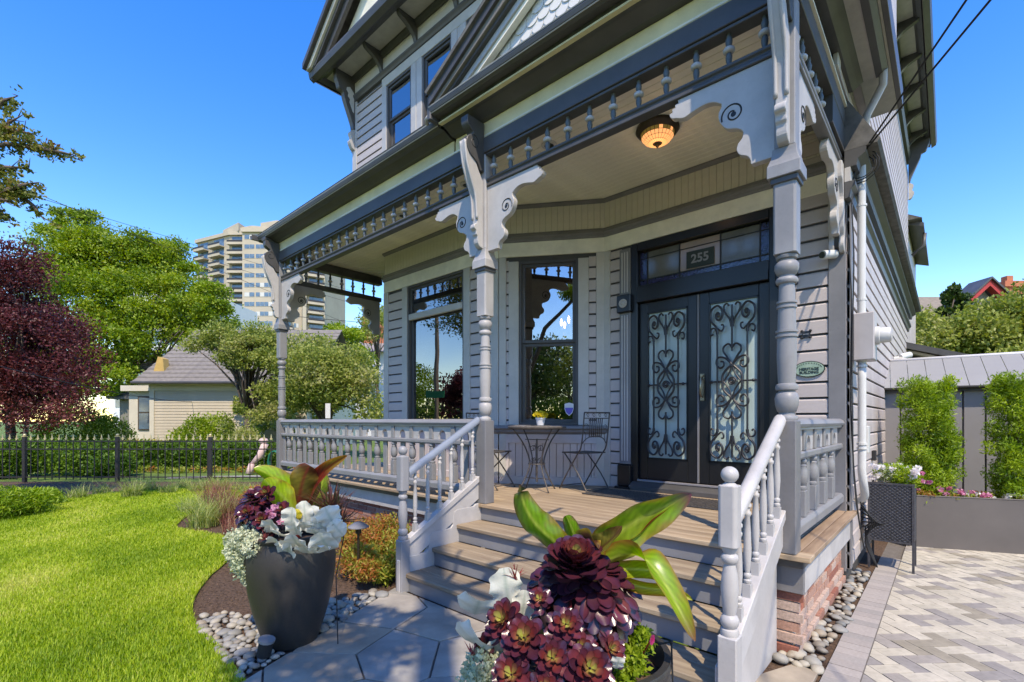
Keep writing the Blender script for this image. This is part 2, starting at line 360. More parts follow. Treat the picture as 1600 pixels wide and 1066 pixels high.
def blades(name,P,rng,h,wd,m,parent=None,lean=.4,seg=3,org=None,**kw):
    """curved grass blades, one strip of quads each"""
    n=len(P); a=rng.uniform(0,2*np.pi,n); H=h*(rng.uniform(.6,1.25,n)); dx=np.cos(a);dy=np.sin(a); ln=lean*rng.uniform(.3,1.4,n)
    rows=[]
    for s in range(seg+1):
        t=s/seg; wv=wd*(1-t*.92)*.5; off=ln*H*t*t; zz=H*t*(1-.35*ln*t)
        c=P+np.stack([dx*off,dy*off,zz],1); sd=np.stack([-dy,dx,np.zeros(n)],1)*wv
        rows+= [c-sd,c+sd]
    V=np.stack(rows,1).reshape(-1,3); k=2*(seg+1); i=np.arange(n)*k
    F=np.concatenate([np.stack([i+2*s,i+2*s+1,i+2*s+3,i+2*s+2],1) for s in range(seg)]); rv=np.repeat(rng.uniform(0,1,n) if 'rv' not in kw else kw.pop('rv'),k)
    return np_obj(name,V,F,m,parent,org or tuple(P.mean(0)),rv=rv,**kw)
def text_mesh(txt,size,m,ext=.002,bold=False,align='CENTER'):
    cu=bpy.data.curves.new('txt','FONT'); cu.body=txt; cu.size=size; cu.extrude=ext; cu.align_x=align; cu.align_y='CENTER'
    if bold: cu.offset=size*.025
    cu.resolution_u=3
    ob=bpy.data.objects.new('txt',cu); COL.objects.link(ob); bpy.context.view_layer.update()
    me=bpy.data.meshes.new_from_object(ob.evaluated_get(bpy.context.evaluated_depsgraph_get())); bpy.data.objects.remove(ob); me.name='lettering'
    me.materials.clear(); me.materials.append(MT[m]); return me
def inpoly(x,y,poly):
    x=np.asarray(x);y=np.asarray(y);c=np.zeros(x.shape,bool);n=len(poly)
    for i in range(n):
        x1,y1=poly[i];x2,y2=poly[(i+1)%n]
        q=((y1>y)!=(y2>y)); xx=(x2-x1)*(y-y1)/((y2-y1) if y2!=y1 else 1e-9)+x1; c^=q&(x<xx)
    return c
CR=Vector((math.cos(TH),math.sin(TH),0)); CW=Vector((-math.sin(TH),math.cos(TH),0))
def at_depth(u,v,d):   # a measured direction and distance turned into a place
    p=CR*((u-800)/754.5*d)+CW*d; return (p.x,p.y,1.5-(v-657)/754.5*d)
# ================================================================ GROUND
def struct(name,poly,z,m,h=.0,**k):
    b=MB()
    if h: b.prism(poly,'z',z-h,z)
    else: b.add([(x,y,z) for x,y in poly],[tuple(range(len(poly)))])
    return b.build(name,m,None,kind='structure',**k)
struct('ground',[(-900,-900),(900,-900),(900,900),(-900,900)],-.06,'lawn_far')
LAWN=[(-2.6,-.6),(-2.86,.6),(-2.98,1.03),(-3.35,1.06),(-3.74,1.07),(-4.1,1.08),(-4.4,1.13),(-4.7,1.22),(-4.96,1.34),(-5.3,1.52),(-5.65,1.76),(-6.05,1.98),(-6.5,2.12),(-7.0,2.11),(-7.45,1.99),(-7.8,1.86),(-8.05,1.86),(-8.6,2.08),(-9.45,2.52),(-10.0,3.0),(-10.5,3.75),(-11.1,4.1),(-12.1,3.7),(-12.6,2.9),(-12.7,1.9),(-12.3,.9),(-11.8,.2),(-11.2,-1),(-9,-5),(-3,-5)]
lawn=struct('lawn',LAWN,0,'turf_base',.05)
struct('soil_bed',[(-2.4,-.5),(-2.4,3.5),(-.3,3.5),(-8.5,5.3),(-11.39,5.75),(-18.4,-.55),(-13.6,-3.5),(-11,-3)],-.012,'soil')
struct('far_lawn',[(-60,-10),(-14,-9),(-18.4,-.56),(-11.39,5.76),(-4,16),(-25,40),(-60,40)],-.02,'lawn_far')
def cw(x,d,z=0): p=CR*x+CW*d; return (p.x,p.y)
struct('neighbour_path',[cw(-9.0,12.55),cw(-2,13.3),cw(-2,13.75),cw(-9.0,12.95)],-.005,'concrete')
struct('street',[(-60,-22),(60,-22),(60,-12.5),(-60,-12.5)],-.03,'asphalt')
struct('sidewalk',[(-60,-12.4),(60,-12.4),(60,-10.4),(-60,-10.4)],.05,'concrete',.12)
rng=np.random.default_rng(11)
# lawn grass
def scatter_poly(poly,n,rng,power=None):
    xs=[p[0] for p in poly]; ys=[p[1] for p in poly]; X=rng.uniform(min(xs),max(xs),n);Y=rng.uniform(min(ys),max(ys),n); q=inpoly(X,Y,poly); return X[q],Y[q]
X,Y=scatter_poly([(-2.5,-1.2),(-2.86,.6)]+LAWN[2:-4]+[(-11.2,-2.6),(-6,-2.2)],1150000,rng)
d=-.670*X+.742*Y; a=(.742*X+.670*Y)/np.maximum(d,.1); q=(d>1.8)&(a>-1.25)&(rng.uniform(0,1,len(X))<np.clip((4.2/d)**1.6,0.10,1)); X=X[q];Y=Y[q];dd=d[q]
P=np.stack([X,Y,np.zeros(len(X))],1)
pt=np.sin(X*2.1+np.cos(Y*1.7)*1.3)*.5+np.sin(Y*3.3+X*.8)*.3+.25*np.sin(X*7+Y*5)
dry=np.clip(np.sin(X*1.3+2.1*np.sin(Y*.9))*np.sin(Y*1.9-X*.6)-.35,0,1)*.5
gr=np.clip(.40+.30*pt+dry+rng.normal(0,.24,len(X)),0,1)
sc=np.clip(dd/4.0,1,2.6)
n=len(P); ang=rng.uniform(0,2*np.pi,n); H=.034*rng.uniform(.6,1.3,n)*sc**.5; ln=rng.uniform(.2,.9,n); wv=.0024*sc
dx=np.cos(ang);dy=np.sin(ang); sd=np.stack([-dy,dx,0*dx],1)*wv[:,None]
m1=P+np.stack([dx*ln*H*.3,dy*ln*H*.3,H*.6],1); tp=P+np.stack([dx*ln*H,dy*ln*H,H],1)
V=np.stack([P-sd,P+sd,m1+sd*.8,m1-sd*.8,tp],1).reshape(-1,3); i=np.arange(n)*5
F=np.concatenate([np.stack([i,i+1,i+2],1),np.stack([i,i+2,i+3],1),np.stack([i+3,i+2,i+4],1)])
np_obj('grass',V,F,'grass',None,(-6,1,0),rv=np.repeat(gr,5),label='short bright green lawn grass in front of the porch',cat='grass',kind='stuff')
print('grass blades',n)
struct('side_soil_strip',[(-.95,2.5),(-.55,2.5),(-.55,9),(-.95,9)],-.0145,'soil')
# mulch chips
X,Y=scatter_poly([(-2.95,1.0),(-3.1,2.4),(-3.6,3.3),(-6,3.4),(-10,4.4),(-12.2,3.5),(-12.6,1.5)]+[(-12,-1),(-11.3,0)]+LAWN[25:11:-1]+LAWN[11:2:-1],60000,rng)
P=np.stack([X,Y,np.full(len(X),-.006)],1); V,F=leafmesh(P,rng,.018,.35,upb=0); V[:,2]=np.maximum(V[:,2],-.010)
np_obj('mulch',V,F,'mulch',None,(-5,2.5,0),rv=np.repeat(rng.uniform(0,1,len(P)),4),label='brown bark mulch covering the curved planting bed',cat='mulch',kind='stuff')
# ---- flagstone path: voronoi slabs
def clip(poly,a,b,c):
    out=[]
    for i in range(len(poly)):
        p,q=poly[i],poly[(i+1)%len(poly)]; fp=a*p[0]+b*p[1]-c; fq=a*q[0]+b*q[1]-c
        if fp<=0: out.append(p)
        if (fp<0<fq) or (fq<0<fp): t=fp/(fp-fq); out.append((p[0]+(q[0]-p[0])*t,p[1]+(q[1]-p[1])*t))
    return out
PATH=[(-2.95,-2.2),(-2.66,-.6),(-2.9,.6),(-3.02,1.04),(-3.22,1.47),(-3.46,2.0),(-3.66,2.50),(-.58,2.50),(-.58,-2.2)]
pb=struct('path',PATH,-.008,'sand')
seeds=[]
r2=random.Random(5)
for i in range(-2,9):
    for j in range(-5,6):
        seeds.append((-3.4+.58*i+(.29 if j%2 else 0)+r2.uniform(-.13,.13),1.3+.46*j+r2.uniform(-.11,.11)))
for k,s in enumerate(seeds):
    cell=[(s[0]-1,s[1]-1),(s[0]+1,s[1]-1),(s[0]+1,s[1]+1),(s[0]-1,s[1]+1)]
    for t in seeds:
        if t is s or math.dist(s,t)>1.7: continue
        nx,ny=t[0]-s[0],t[1]-s[1]; L=math.hypot(nx,ny); nx/=L;ny/=L; mx,my=(s[0]+t[0])/2,(s[1]+t[1])/2
        cell=clip(cell,nx,ny,nx*mx+ny*my-.006)
        if not cell: break
    # clip to the (nearly convex) path outline
    for (nx,ny,c) in [(0,1,2.495),(1,0,-.585),(0,-1,2.2)]: cell=clip(cell,nx,ny,c) if cell else cell
    if s[1]>.8: L_=[((-2.98,1.0),(-3.66,2.5))]
    else: L_=[((-2.80,-2.2),(-2.9,1.0))]
    for (p,q2) in L_:
        if not cell: break
        ex,ey=q2[0]-p[0],q2[1]-p[1]; nx,ny=-ey,ex; L=math.hypot(nx,ny); nx/=L;ny/=L; cell=clip(cell,nx,ny,nx*p[0]+ny*p[1])
    if cell and len(cell)>2:
        cc=[]
        for p in cell:
            if not cc or math.dist(p,cc[-1])>.01: cc.append(p)
        ar=abs(sum(cc[i][0]*cc[(i+1)%len(cc)][1]-cc[(i+1)%len(cc)][0]*cc[i][1] for i in range(len(cc))))/2
        if ar>.004: MB().prism(cc,'z',-.02,.010+r2.uniform(-.002,.003),rv=r2.random()).build('flagstone','flagstone',pb,bevel=.003)
# slab right of the stair foot
MB().prism([(-.57,2.1),(-.57,3.34),(-.70,3.36),(-.9,2.9),(-.9,2.52),(-.59,2.52)],'z',-.02,.010,rv=.55).build('flagstone','flagstone',pb,bevel=.003)
# ---- driveway: border pavers + herringbone
dw=struct('driveway',[(-.56,-2.2),(-.56,8.2),(5,10.5),(5,-2.2)],-.015,'sand')
bp=[MB().box(0,.17,0,.098,-.03,.004,rv=k/5).mesh('border_paver','border_paver')[0] for k in range(6)]
y=1.3; k=0
while y<6.6:
    me=bp[rnd.randrange(6)]; inst('border_paver',me,(-.46,y+.05,-.029+R2(-.001,.002)),dw,rot=(0,0,R2(-.01,.01))); y+=.101
pv=[]
for k in range(6):
    b=MB().prism([(-.103,-.048),(.103,-.048),(.103,.048),(-.103,.048)],'z',-.03,.003,rv=(k+.5)/6); pv.append(b.mesh('paver','paver')[0])
items=[]
s=.1025; c45=math.cos(math.pi/4)
for i in range(-60,90):
    for j in range(-60,90):
        t=(i-j)%4
        if t==0: cx,cy,ro=(i+1)*s,(j+.5)*s,0       # horizontal brick covers (i,j),(i+1,j)
        elif t==3: cx,cy,ro=(i+.5)*s,(j+1)*s,math.pi/2   # vertical brick covers (i,j),(i,j+1)
        else: continue
        x=(cx+cy)*c45; y=(cy-cx)*c45+3
        if x<-.50 or x>3.2 or y<1.0 or y>8.4 or y>7.6+.41*(x+.3)+.2: continue
        dpt=-.67*x+.742*y; aa=(.742*x+.67*y)/max(dpt,.05)
        if dpt<.9 or aa>1.35: continue
        items.append((dpt,x,y,ro-math.pi/4))
items.sort()
mb=MB()
for k,(dpt,x,y,ro) in enumerate(items):
    q=rnd.choices(range(6),[5,3,4,3,1.5,4])[0]; z=R2(-.0015,.0015)
    if x<-.25:
        cc=[]
        for sx_,sy_ in ((-.1,-.048),(.1,-.048),(.1,.048),(-.1,.048)): cc.append((x+sx_*math.cos(ro)-sy_*math.sin(ro),y+sx_*math.sin(ro)+sy_*math.cos(ro)))
        if min(p[0] for p in cc)<-.369:
            cc=clip(cc,-1,0,.369)
            if len(cc)>2: MB().prism(cc,'z',-.03,.003,rv=(q+.5)/6).build('paver','paver',dw)
            continue
    if k<300: inst('paver',pv[q],(x,y,-.029+z),dw,rot=(0,0,ro))
    else:
        M=Matrix.Translation((x,y,z))@Matrix.Rotation(ro,4,'Z'); mb.M=M; mb.box(-.1,.1,-.048,.048,-.02,.004,rv=(q+.5)/6)
mb.M=None; mb.build('distant_paver','paver',dw,kind='stuff')
# gap strip between border and field (cut edge)
MB().box(-.3745,-.3695,1.3,7.4,-.03,.0,rv=0).build('paver_edge_joint','sand',dw)
# pebbles
pm=[]
for k in range(8):
    g=random.Random(k); b=MB(); b.ball((0,0,0),1,9,6,g.uniform(.8,1.15),g.uniform(.65,.95),g.uniform(.45,.62)); b.v=[(x*(1+.12*math.sin(3*y+k)),y*(1+.1*math.cos(4*x+k)),z) for x,y,z in b.v]; b.a=[k/7]*len(b.v)
    pm.append(b.mesh('pebble','pebble',smooth='all',org=(0,0,0))[0])
peb=thing('pebble_bed',None,None,(-3.4,1.4,0)); peb['kind']='structure'
def pebbles(poly,n,r0,r1,z0,avoid=None,layers=1):
    pts=[]; xs=[p[0] for p in poly]; ys=[p[1] for p in poly]; tries=0
    while len(pts)<n and tries<9000:
        tries+=1; x,y=R2(min(xs),max(xs)),R2(min(ys),max(ys))
        if not inpoly(np.array([x]),np.array([y]),poly)[0]: continue
        if avoid and math.hypot(x-avoid[0],y-avoid[1])<avoid[2]: continue
        r=R2(r0,r1)
        if any((x-a)**2+(y-b)**2<((r+c)*.74)**2 for a,b,c in pts): continue
        pts.append((x,y,r))
    for x,y,r in pts:
        inst('pebble',pm[rnd.randrange(8)],(x,y,z0+r*.30),peb,rot=(R2(-.25,.25),R2(-.25,.25),R2(0,6.3)),scale=(r,r,r))
pebbles([(-3.03,1.02),(-3.4,1.04),(-3.9,1.06),(-4.25,1.12),(-4.15,1.3),(-3.85,1.45),(-3.75,1.8),(-3.55,2.2),(-3.38,1.9),(-3.2,1.45)],200,.020,.046,0,(-3.33,1.44,.19))
pebbles([(-3.38,1.72),(-3.75,1.8),(-3.72,2.35),(-3.55,2.3)],20,.035,.06,0)
pebbles([(-.79,3.36),(-.57,3.36),(-.56,5.9),(-.70,5.9),(-.70,3.6)],80,.022,.046,0)
pebbles([(-1.05,3.3),(-.6,3.3),(-.6,3.48),(-.9,3.5)],10,.035,.06,.0)
# ================================================================ HOUSE
DZ=.66; YC=5.42; YA=4.68; XR=-.70; XL=-8.20; ZC=4.35
H=thing('victorian_house','two-storey grey Victorian house with spindlework porch and black double doors','house',(-4.4,5.4,0))
FC=frame((-3.28,YC),(1,0)); FA=frame((-7.15,YA),(1,0)); FB=frame((-4.45,YA),(1.17,.74)); FS=frame((XR,YC),(0,1)); FU=frame((XL,4.7),(1,0)); FL=frame((XL,YC),(1.05,-.74))
LB=math.hypot(1.17,.74)
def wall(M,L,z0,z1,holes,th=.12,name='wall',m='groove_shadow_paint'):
    b=MB(M); us=sorted({0,L}|{h[0] for h in holes}|{h[1] for h in holes})
    for a,c in zip(us,us[1:]):
        hs_=sorted([(h[2],h[3]) for h in holes if h[0]<=a+1e-6 and h[1]>=c-1e-6]); z=z0
        for p,q in hs_:
            if p>z: b.box(a,c,0,th,z,p)
            z=q
        if z<z1: b.box(a,c,0,th,z,z1)
    return b.build(name,m,H)
def clap(M,u0,u1,z0,z1,h=.152,m='siding_paint',proud=.024):
    z=z0
    while z<z1-.03:
        t=min(h,z1-z); g=.021
        prof=[(-proud,z+.002),(-proud*.95,z+t-g-.012),(-proud*.55,z+t-g+.0),(-.004,z+t-g+.004),(0,z+t-g+.004),(0,z+.002)]
        b=MB(M); b.prism(prof,'x',u0,u1); b.build('clapboard',m,H); z+=h
def trim(M,u0,u1,z0,z1,t,m,name='trim_board',bv=.004,y0=0,parent=None):
    return MB(M).box(u0,u1,y0-t,y0,z0,z1).build(name,m,parent or H,bevel=bv)
# main lower walls
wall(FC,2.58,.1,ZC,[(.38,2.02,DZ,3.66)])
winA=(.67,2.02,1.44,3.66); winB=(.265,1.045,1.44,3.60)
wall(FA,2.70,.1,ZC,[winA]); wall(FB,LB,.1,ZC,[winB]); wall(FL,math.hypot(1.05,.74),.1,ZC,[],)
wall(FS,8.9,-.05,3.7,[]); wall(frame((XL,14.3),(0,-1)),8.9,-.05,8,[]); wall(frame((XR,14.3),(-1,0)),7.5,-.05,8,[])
MB().box(XL,XR,5.3,14.3,DZ-.1,DZ).build('floor_slab','room_wall',H)
MB().box(XL+.12,XR-.12,4.85,14.2,ZC+.02,ZC+.12).build('upper_floor_slab','room_wall',H)
MB().box(-7.1,-3.3,8.0,8.1,DZ,ZC).build('inner_wall','room_wall',H)
# ceiling boards
y=3.50; mb=[]
while y<YC-.01:
    w_=.083; MB().prism([(y,ZC),(y+.008,ZC-.009),(y+w_-.004,ZC-.009),(y+w_,ZC)],'x',-8.40,-.72).build('ceiling_board','cream_paint',H); y+=w_+.001
MB().box(-8.45,-.68,3.42,YC+.1,ZC+.002,ZC+.02).build('ceiling_backing','cream_paint',H)
# bead board frieze + mouldings per wall
def frieze(M,L,z0=3.955,z1=ZC-.045):
    u=0
    while u<L-.01:
        w_=min(.078,L-u); MB(M).prism([(u,-.004),(u+.004,-.010),(u+w_-.006,-.010),(u+w_-.001,-.004),(u+w_-.001,0),(u,0)],'z',z0,z1).build('beadboard','taupe_paint',H); u+=w_
    MB(M).prism([(0,ZC-.012),(-.055,ZC-.012),(-.05,ZC-.03),(-.02,ZC-.052),(0,ZC-.055)],'x',-.01,L+.01).build('crown_moulding','mid_paint',H)
    MB(M).prism([(0,3.975),(-.03,3.97),(-.035,3.95),(-.06,3.925),(-.065,3.90),(-.045,3.885),(-.045,3.865),(-.03,3.85),(0,3.85)],'x',-.012,L+.012).build('picture_moulding','mid_paint',H)
    trim(M,0,L,3.665,3.85,.028,'cream_paint','frieze_board')
for M,L in ((FC,2.58),(FB,LB),(FA,2.70)): frieze(M,L)
# --- wall A: corner boards, siding strip, casings, big window
for u0,u1 in ((0,.135),(2.565,2.70)): trim(FA,u0,u1,DZ,3.662,.032,'trim_paint','corner_board')
clap(FA,.138,.53,DZ+.70,3.66); clap(FA,2.15,2.562,DZ+.70,3.66)
def window(M,u0,u1,z0,z1,split,sashm='slate_paint',case='trim_paint',cw_=.135,top=None,glassm='window_glass',name='window',depth=.05):
    t=thing(name,None,None,tuple((M@Vector(((u0+u1)/2,-.02,z0)))),None,H)
    b=MB(M); b.box(u0-cw_,u0,-.036,0,z0-.0,z1+.0); b.build('casing',case,t,bevel=.004)
    MB(M).box(u1,u1+cw_,-.036,0,z0,z1).build('casing',case,t,bevel=.004)
    if top: MB(M).box(u0-cw_,u1+cw_,-.038,0,z1+.001,z1+top).build('head_casing',case,t,bevel=.004)
    b=MB(M); s=.035
    b.box(u0,u0+s,-.02,.07,z0,z1); b.box(u1-s,u1,-.02,.07,z0,z1); b.box(u0+s,u1-s,-.02,.07,z1-s,z1); b.box(u0+s,u1-s,-.02,.07,z0,z0+s); b.build('frame',sashm,t,bevel=.003)
    zs=[z0+s]+list(split)+[z1-s]
    for i in range(len(zs)-1):
        a,c=zs[i],zs[i+1]; y=.005+.03*(i%2==0); q=.04; b=MB(M)
        b.box(u0+s+.001,u0+s+q,y,y+.04,a,c); b.box(u1-s-q,u1-s-.001,y,y+.04,a,c); b.box(u0+s+q,u1-s-q,y,y+.04,a,a+q); b.box(u0+s+q,u1-s-q,y,y+.04,c-q,c)
        b.build('sash',sashm,t,bevel=.003)
        MB(M).box(u0+s+q-.004,u1-s-q+.004,y+.018,y+.022,a+q-.004,c-q+.004).build('pane',glassm,t)
    return t
wa=window(FA,*winA,[3.16],top=None)
MB(FA).box(.67+.036,2.02-.036,-.03,.02,3.105,3.205).build('transom_bar','trim_paint',wa,bevel=.01)
trim(FB,0,.095,DZ,3.662,.032,'trim_paint','corner_board'); trim(FB,LB-.11,LB,DZ,3.662,.032,'trim_paint','corner_board')
clap(FB,.098,.128,DZ+.70,3.66)
clap(FB,1.182,LB-.113,DZ+.70,3.66)
wb=window(FB,*winB,[2.52],top=None)
# sills, base panels
def base(M,L):
    MB(M).prism([(0,1.44),(-.10,1.425),(-.105,1.395),(-.075,1.375),(-.07,1.35),(-.03,1.32),(0,1.32)],'x',-.03,L+.03).build('sill_ledge','mid_paint',H)
    trim(M,0,L,1.20,1.318,.030,'panel_paint','base_rail'); trim(M,0,L,DZ,DZ+.10,.034,'panel_paint','base_rail')
    trim(M,0,.13,DZ+.101,1.199,.030,'panel_paint','base_stile'); trim(M,L-.13,L,DZ+.101,1.199,.030,'panel_paint','base_stile')
    u=.132
    while u<L-.14: MB(M).prism([(u,0),(u+.004,-.014),(u+.082,-.014),(u+.088,0)],'z',DZ+.10,1.2).build('base_plank','panel_paint',H); u+=.09
base(FA,2.70); base(FB,LB)
# --- wall C
trim(FC,0,.09,DZ,3.662,.032,'trim_paint','corner_board'); clap(FC,.093,.245,DZ,3.66); clap(FC,2.16,2.44,DZ,3.90); clap(FC,2.16,2.44,3.906,ZC-.06)
trim(FC,2.442,2.58,.1,4.5,.036,'mid_paint','corner_board')
def pilaster(u0):
    MB(FC).box(u0,u0+.15,-.045,0,DZ+.30,3.62).build('pilaster','mid_paint',H,bevel=.004)
    for k in range(3):
        for a,c in ((DZ+.34,2.80),(3.08,3.58)): MB(FC).box(u0+.03+.036*k,u0+.048+.036*k,-.052,-.0455,a,c).build('pilaster_bead','white_paint',H,bevel=.002)
    MB(FC).box(u0-.02,u0+.17,-.09,0,2.83,3.05).build('rosette_block','black_paint',H,bevel=.012)
    b=MB(FC@Matrix.Translation((u0+.075,-.09,2.94))@Matrix.Rotation(math.radians(90),4,'X')); b.lathe([(0,.055),(.012,.052),(.016,.035),(.008,.03),(.02,.012),(.022,.0)],20); b.build('rosette','white_paint',H,smooth=True)
    MB(FC).box(u0-.012,u0+.165,-.085,0,DZ+.03,DZ+.295).build('plinth_block','black_paint',H,bevel=.01)
    MB(FC).box(u0-.03,u0+.19,-.12,0,DZ,DZ+.028).build('plinth_block','black_paint',H,bevel=.004)
pilaster(.235); pilaster(2.02)
# doors
D=thing('front_door',None,None,(-2.08,YC,DZ),None,H)
b=MB(FC); b.box(.385,.47,-.03,.11,DZ,3.66); b.box(1.93,2.02,-.03,.11,DZ,3.66); b.box(.47,1.93,-.03,.11,3.56,3.66); b.box(.47,1.93,-.05,.11,2.93,3.13); b.build('door_frame','black_paint',D,bevel=.006)
MB(FC).prism([(-.12,DZ+.0),(-.12,DZ+.05),(-.02,DZ+.10),(.11,DZ+.10),(.11,DZ)],'x',.40,2.0).build('threshold','dark_paint',D,bevel=.004)
MB(FC).box(.47,1.93,-.035,.0,DZ+.102,DZ+.125).build('sill_plate','metal_panel',D,bevel=.003)
MB(FC).box(1.182,1.206,.012,.03,DZ+.13,2.92).build('astragal','mid_paint',D,bevel=.004)
def spiral(c,r0,a0,turns,sgn=1,n=26,shrink=.18):
    out=[]
    for i in range(n+1):
        t=i/n; r=r0*(1-(1-shrink)*t); a=a0+sgn*t*turns*2*math.pi; out.append((c[0]+r*math.cos(a),c[1]+r*math.sin(a)))
    return out
def grille(u0,u1,z0,z1,parent):
    cx=(u0+u1)/2; Wd=(u1-u0)/2; Hh=z1-z0; y=-.012
    def T(pts,r=.009,n=6): b.tube([(cx+p[0],y,z0+p[1]) for p in pts],r*1.28,n)
    b=MB(FC)
    for s in (-1,1):
        T([(s*Wd*.62,.30*Hh*.62),(s*Wd*.62,Hh*(1-.20))],.0085)      # side bars
        for zc,fl in ((0,1),(Hh,-1)):
            def V(x,z): return (s*x*Wd,zc+fl*z*Hh)
            # big C scroll to the outside and its inner curl
            k=Wd/Hh
            pts=[(.62,.195),(.66,.16),(.86,.125),(.93,.085),(.86,.045),(.62,.025),(.44,.05),(.40,.085),(.50,.115),(.64,.11),(.68,.085),(.60,.068),(.54,.08)]
            T([V(*p) for p in smooth(pts)],.0095)
            pts=[(.62,.195),(.74,.165),(.88,.168),(.93,.19),(.87,.207),(.79,.198)]
            T([V(*p) for p in smooth(pts)],.0075)
            pts=[(.62,.165),(.46,.185),(.36,.17),(.37,.15),(.46,.148)]
            T([V(*p) for p in smooth(pts)],.0075)
            pts=[(.05,.15),(.12,.10),(.16,.05),(.44,.012),(.30,.02),(.16,.03),(.05,.09)]
            T([V(*p) for p in smooth([(.04,.165),(.10,.12),(.30,.07),(.34,.035),(.22,.02),(.13,.035)])],.008)
    for zc,fl in ((0,1),(Hh,-1)):
        T([(0,zc+fl*.03*Hh),(0,zc+fl*.315*Hh)],.0085)
        b.tube([(cx,y,z0+zc+fl*.10*Hh),(cx,y,z0+zc+fl*.125*Hh)],.017,8)
        for s in (-1,1): b.tube([(cx+s*Wd*.62,y,z0+zc+fl*.185*Hh),(cx+s*Wd*.62,y,z0+zc+fl*.205*Hh)],.016,8)
        # heart above the centre oval
        for s in (-1,1):
            hz=lambda p:(s*p[0]*Wd,Hh/2+fl*p[1]*Hh*-1)
            T([hz(p) for p in smooth([(.0,.205),(.14,.23),(.34,.215),(.36,.185),(.22,.155),(.03,.105)])],.0085)
            T([hz(p) for p in smooth([(.05,.11),(.30,.145),(.58,.15),(.66,.115),(.52,.085),(.36,.095),(.36,.12),(.48,.125)])],.009)
    for s in (-1,1):
        T(smooth([(0,Hh*.5+.105*Hh),(s*Wd*.36,Hh*.5+.05*Hh),(s*Wd*.40,Hh*.5),(s*Wd*.36,Hh*.5-.05*Hh),(0,Hh*.5-.105*Hh)]),.010)
        T(smooth([(0,Hh*.5+.105*Hh),(s*Wd*.12,Hh*.5+.05*Hh),(s*Wd*.36,Hh*.5)]),.007); T(smooth([(0,Hh*.5-.105*Hh),(s*Wd*.12,Hh*.5-.05*Hh),(s*Wd*.36,Hh*.5)]),.007)
        T([(s*Wd*.38,Hh*.5),(s*Wd*.98,Hh*.5)],.008); b.ball((cx+s*Wd*.86,y,z0+Hh*.5),.018,8,5)
    T(spiral((0,Hh*.5),.045,0,2.0),.007)
    for s in (-1,1):
        for zc in (.085,.915): b.ball((cx+s*Wd*.60,y,z0+Hh*zc),.024,8,5,1,.5,1)
    for zz in (.4,.6): b.box(cx-.024,cx+.024,y-.012,y+.012,z0+Hh*zz-.012,z0+Hh*zz+.012)
    b.build('iron_grille','iron',parent,smooth=True)
def smooth(pts,k=5):
    out=[]; P=[pts[0]]+list(pts)+[pts[-1]]
    for i in range(1,len(P)-2):
        for j in range(k):
            t=j/k; p=[]
            for a in range(len(pts[0])):
                p0,p1,p2,p3=P[i-1][a],P[i][a],P[i+1][a],P[i+2][a]
                p.append(.5*((2*p1)+(-p0+p2)*t+(2*p0-5*p1+4*p2-p3)*t*t+(-p0+3*p1-3*p2+p3)*t**3))
            out.append(tuple(p))
    out.append(tuple(pts[-1])); return out
for u0,u1 in ((.472,1.18),(1.208,1.928)):
    b=MB(FC); g0,g1=u0+.105,u1-.105; zb,zt=DZ+.38,2.80
    b.box(u0,g0,.02,.065,DZ+.13,2.925); b.box(g1,u1,.02,.065,DZ+.13,2.925); b.box(g0,g1,.02,.065,DZ+.13,zb); b.box(g0,g1,.02,.065,zt,2.925); lf=b.build('door_leaf','black_paint',D,bevel=.005)
    MB(FC).box(g0-.005,g1+.005,.038,.045,zb-.005,zt+.005).build('frosted_glass','frosted',D)
    b=MB(FC)
    for a,c,e,f in ((g0,g0+.014,zb,zt),(g1-.014,g1,zb,zt),(g0,g1,zb,zb+.014),(g0,g1,zt-.014,zt)): b.box(a,c,.012,.038,e,f)
    b.build('glazing_bead','black_paint',D)
    grille(g0+.008,g1-.008,zb+.008,zt-.008,D)
b=MB(FC); b.box(1.222,1.268,.0,.018,1.72,2.02); b.tube([(1.245,-.02,1.76),(1.245,-.05,1.80),(1.245,-.055,1.88),(1.245,-.04,1.96),(1.245,.0,1.97)],.012,8); b.tube([(1.245,0,2.0),(1.245,-.02,2.0)],.017,10); b.build('door_handle','brass',D,smooth=True)
# transom lights
T0,T1,ZT0,ZT1=.47,1.93,3.13,3.56
cols=[T0,T0+.10,T0+.50,T0+.96,T0+1.36,T1]
for i in range(5):
    a,c=cols[i]+.006,cols[i+1]-.006
    mid='transom_number_pane' if i==2 else 'transom_pane'
    side=i in(0,4)
    MB(FC).box(a,c,.045,.05,ZT0+.09,ZT1-.012).build('transom_pane','stained_pane' if side else mid,D)
    MB(FC).box(a,c,.043,.048,ZT0+.005,ZT0+.078).build('stained_pane','stained_pane',D)
b=MB(FC)
for u in cols: b.box(u-.007,u+.007,.036,.054,ZT0,ZT1)
b.box(T0,T1,.0355,.0535,ZT0+.077,ZT0+.091); b.box(T0,T1,.035,.052,ZT1-.09,ZT1-.083); b.build('lead_came','lead_came',D)
MB(FC).box(T0+.585,T0+.895,.029,.036,3.235,3.425).build('number_plate','plaque_dark',D)
tm=text_mesh('255',.135,'mid_light',.002,True); o=inst('house_number',tm,tuple(FC@Vector((T0+.74,.026,3.33))),D,rot=(math.radians(90),0,0))
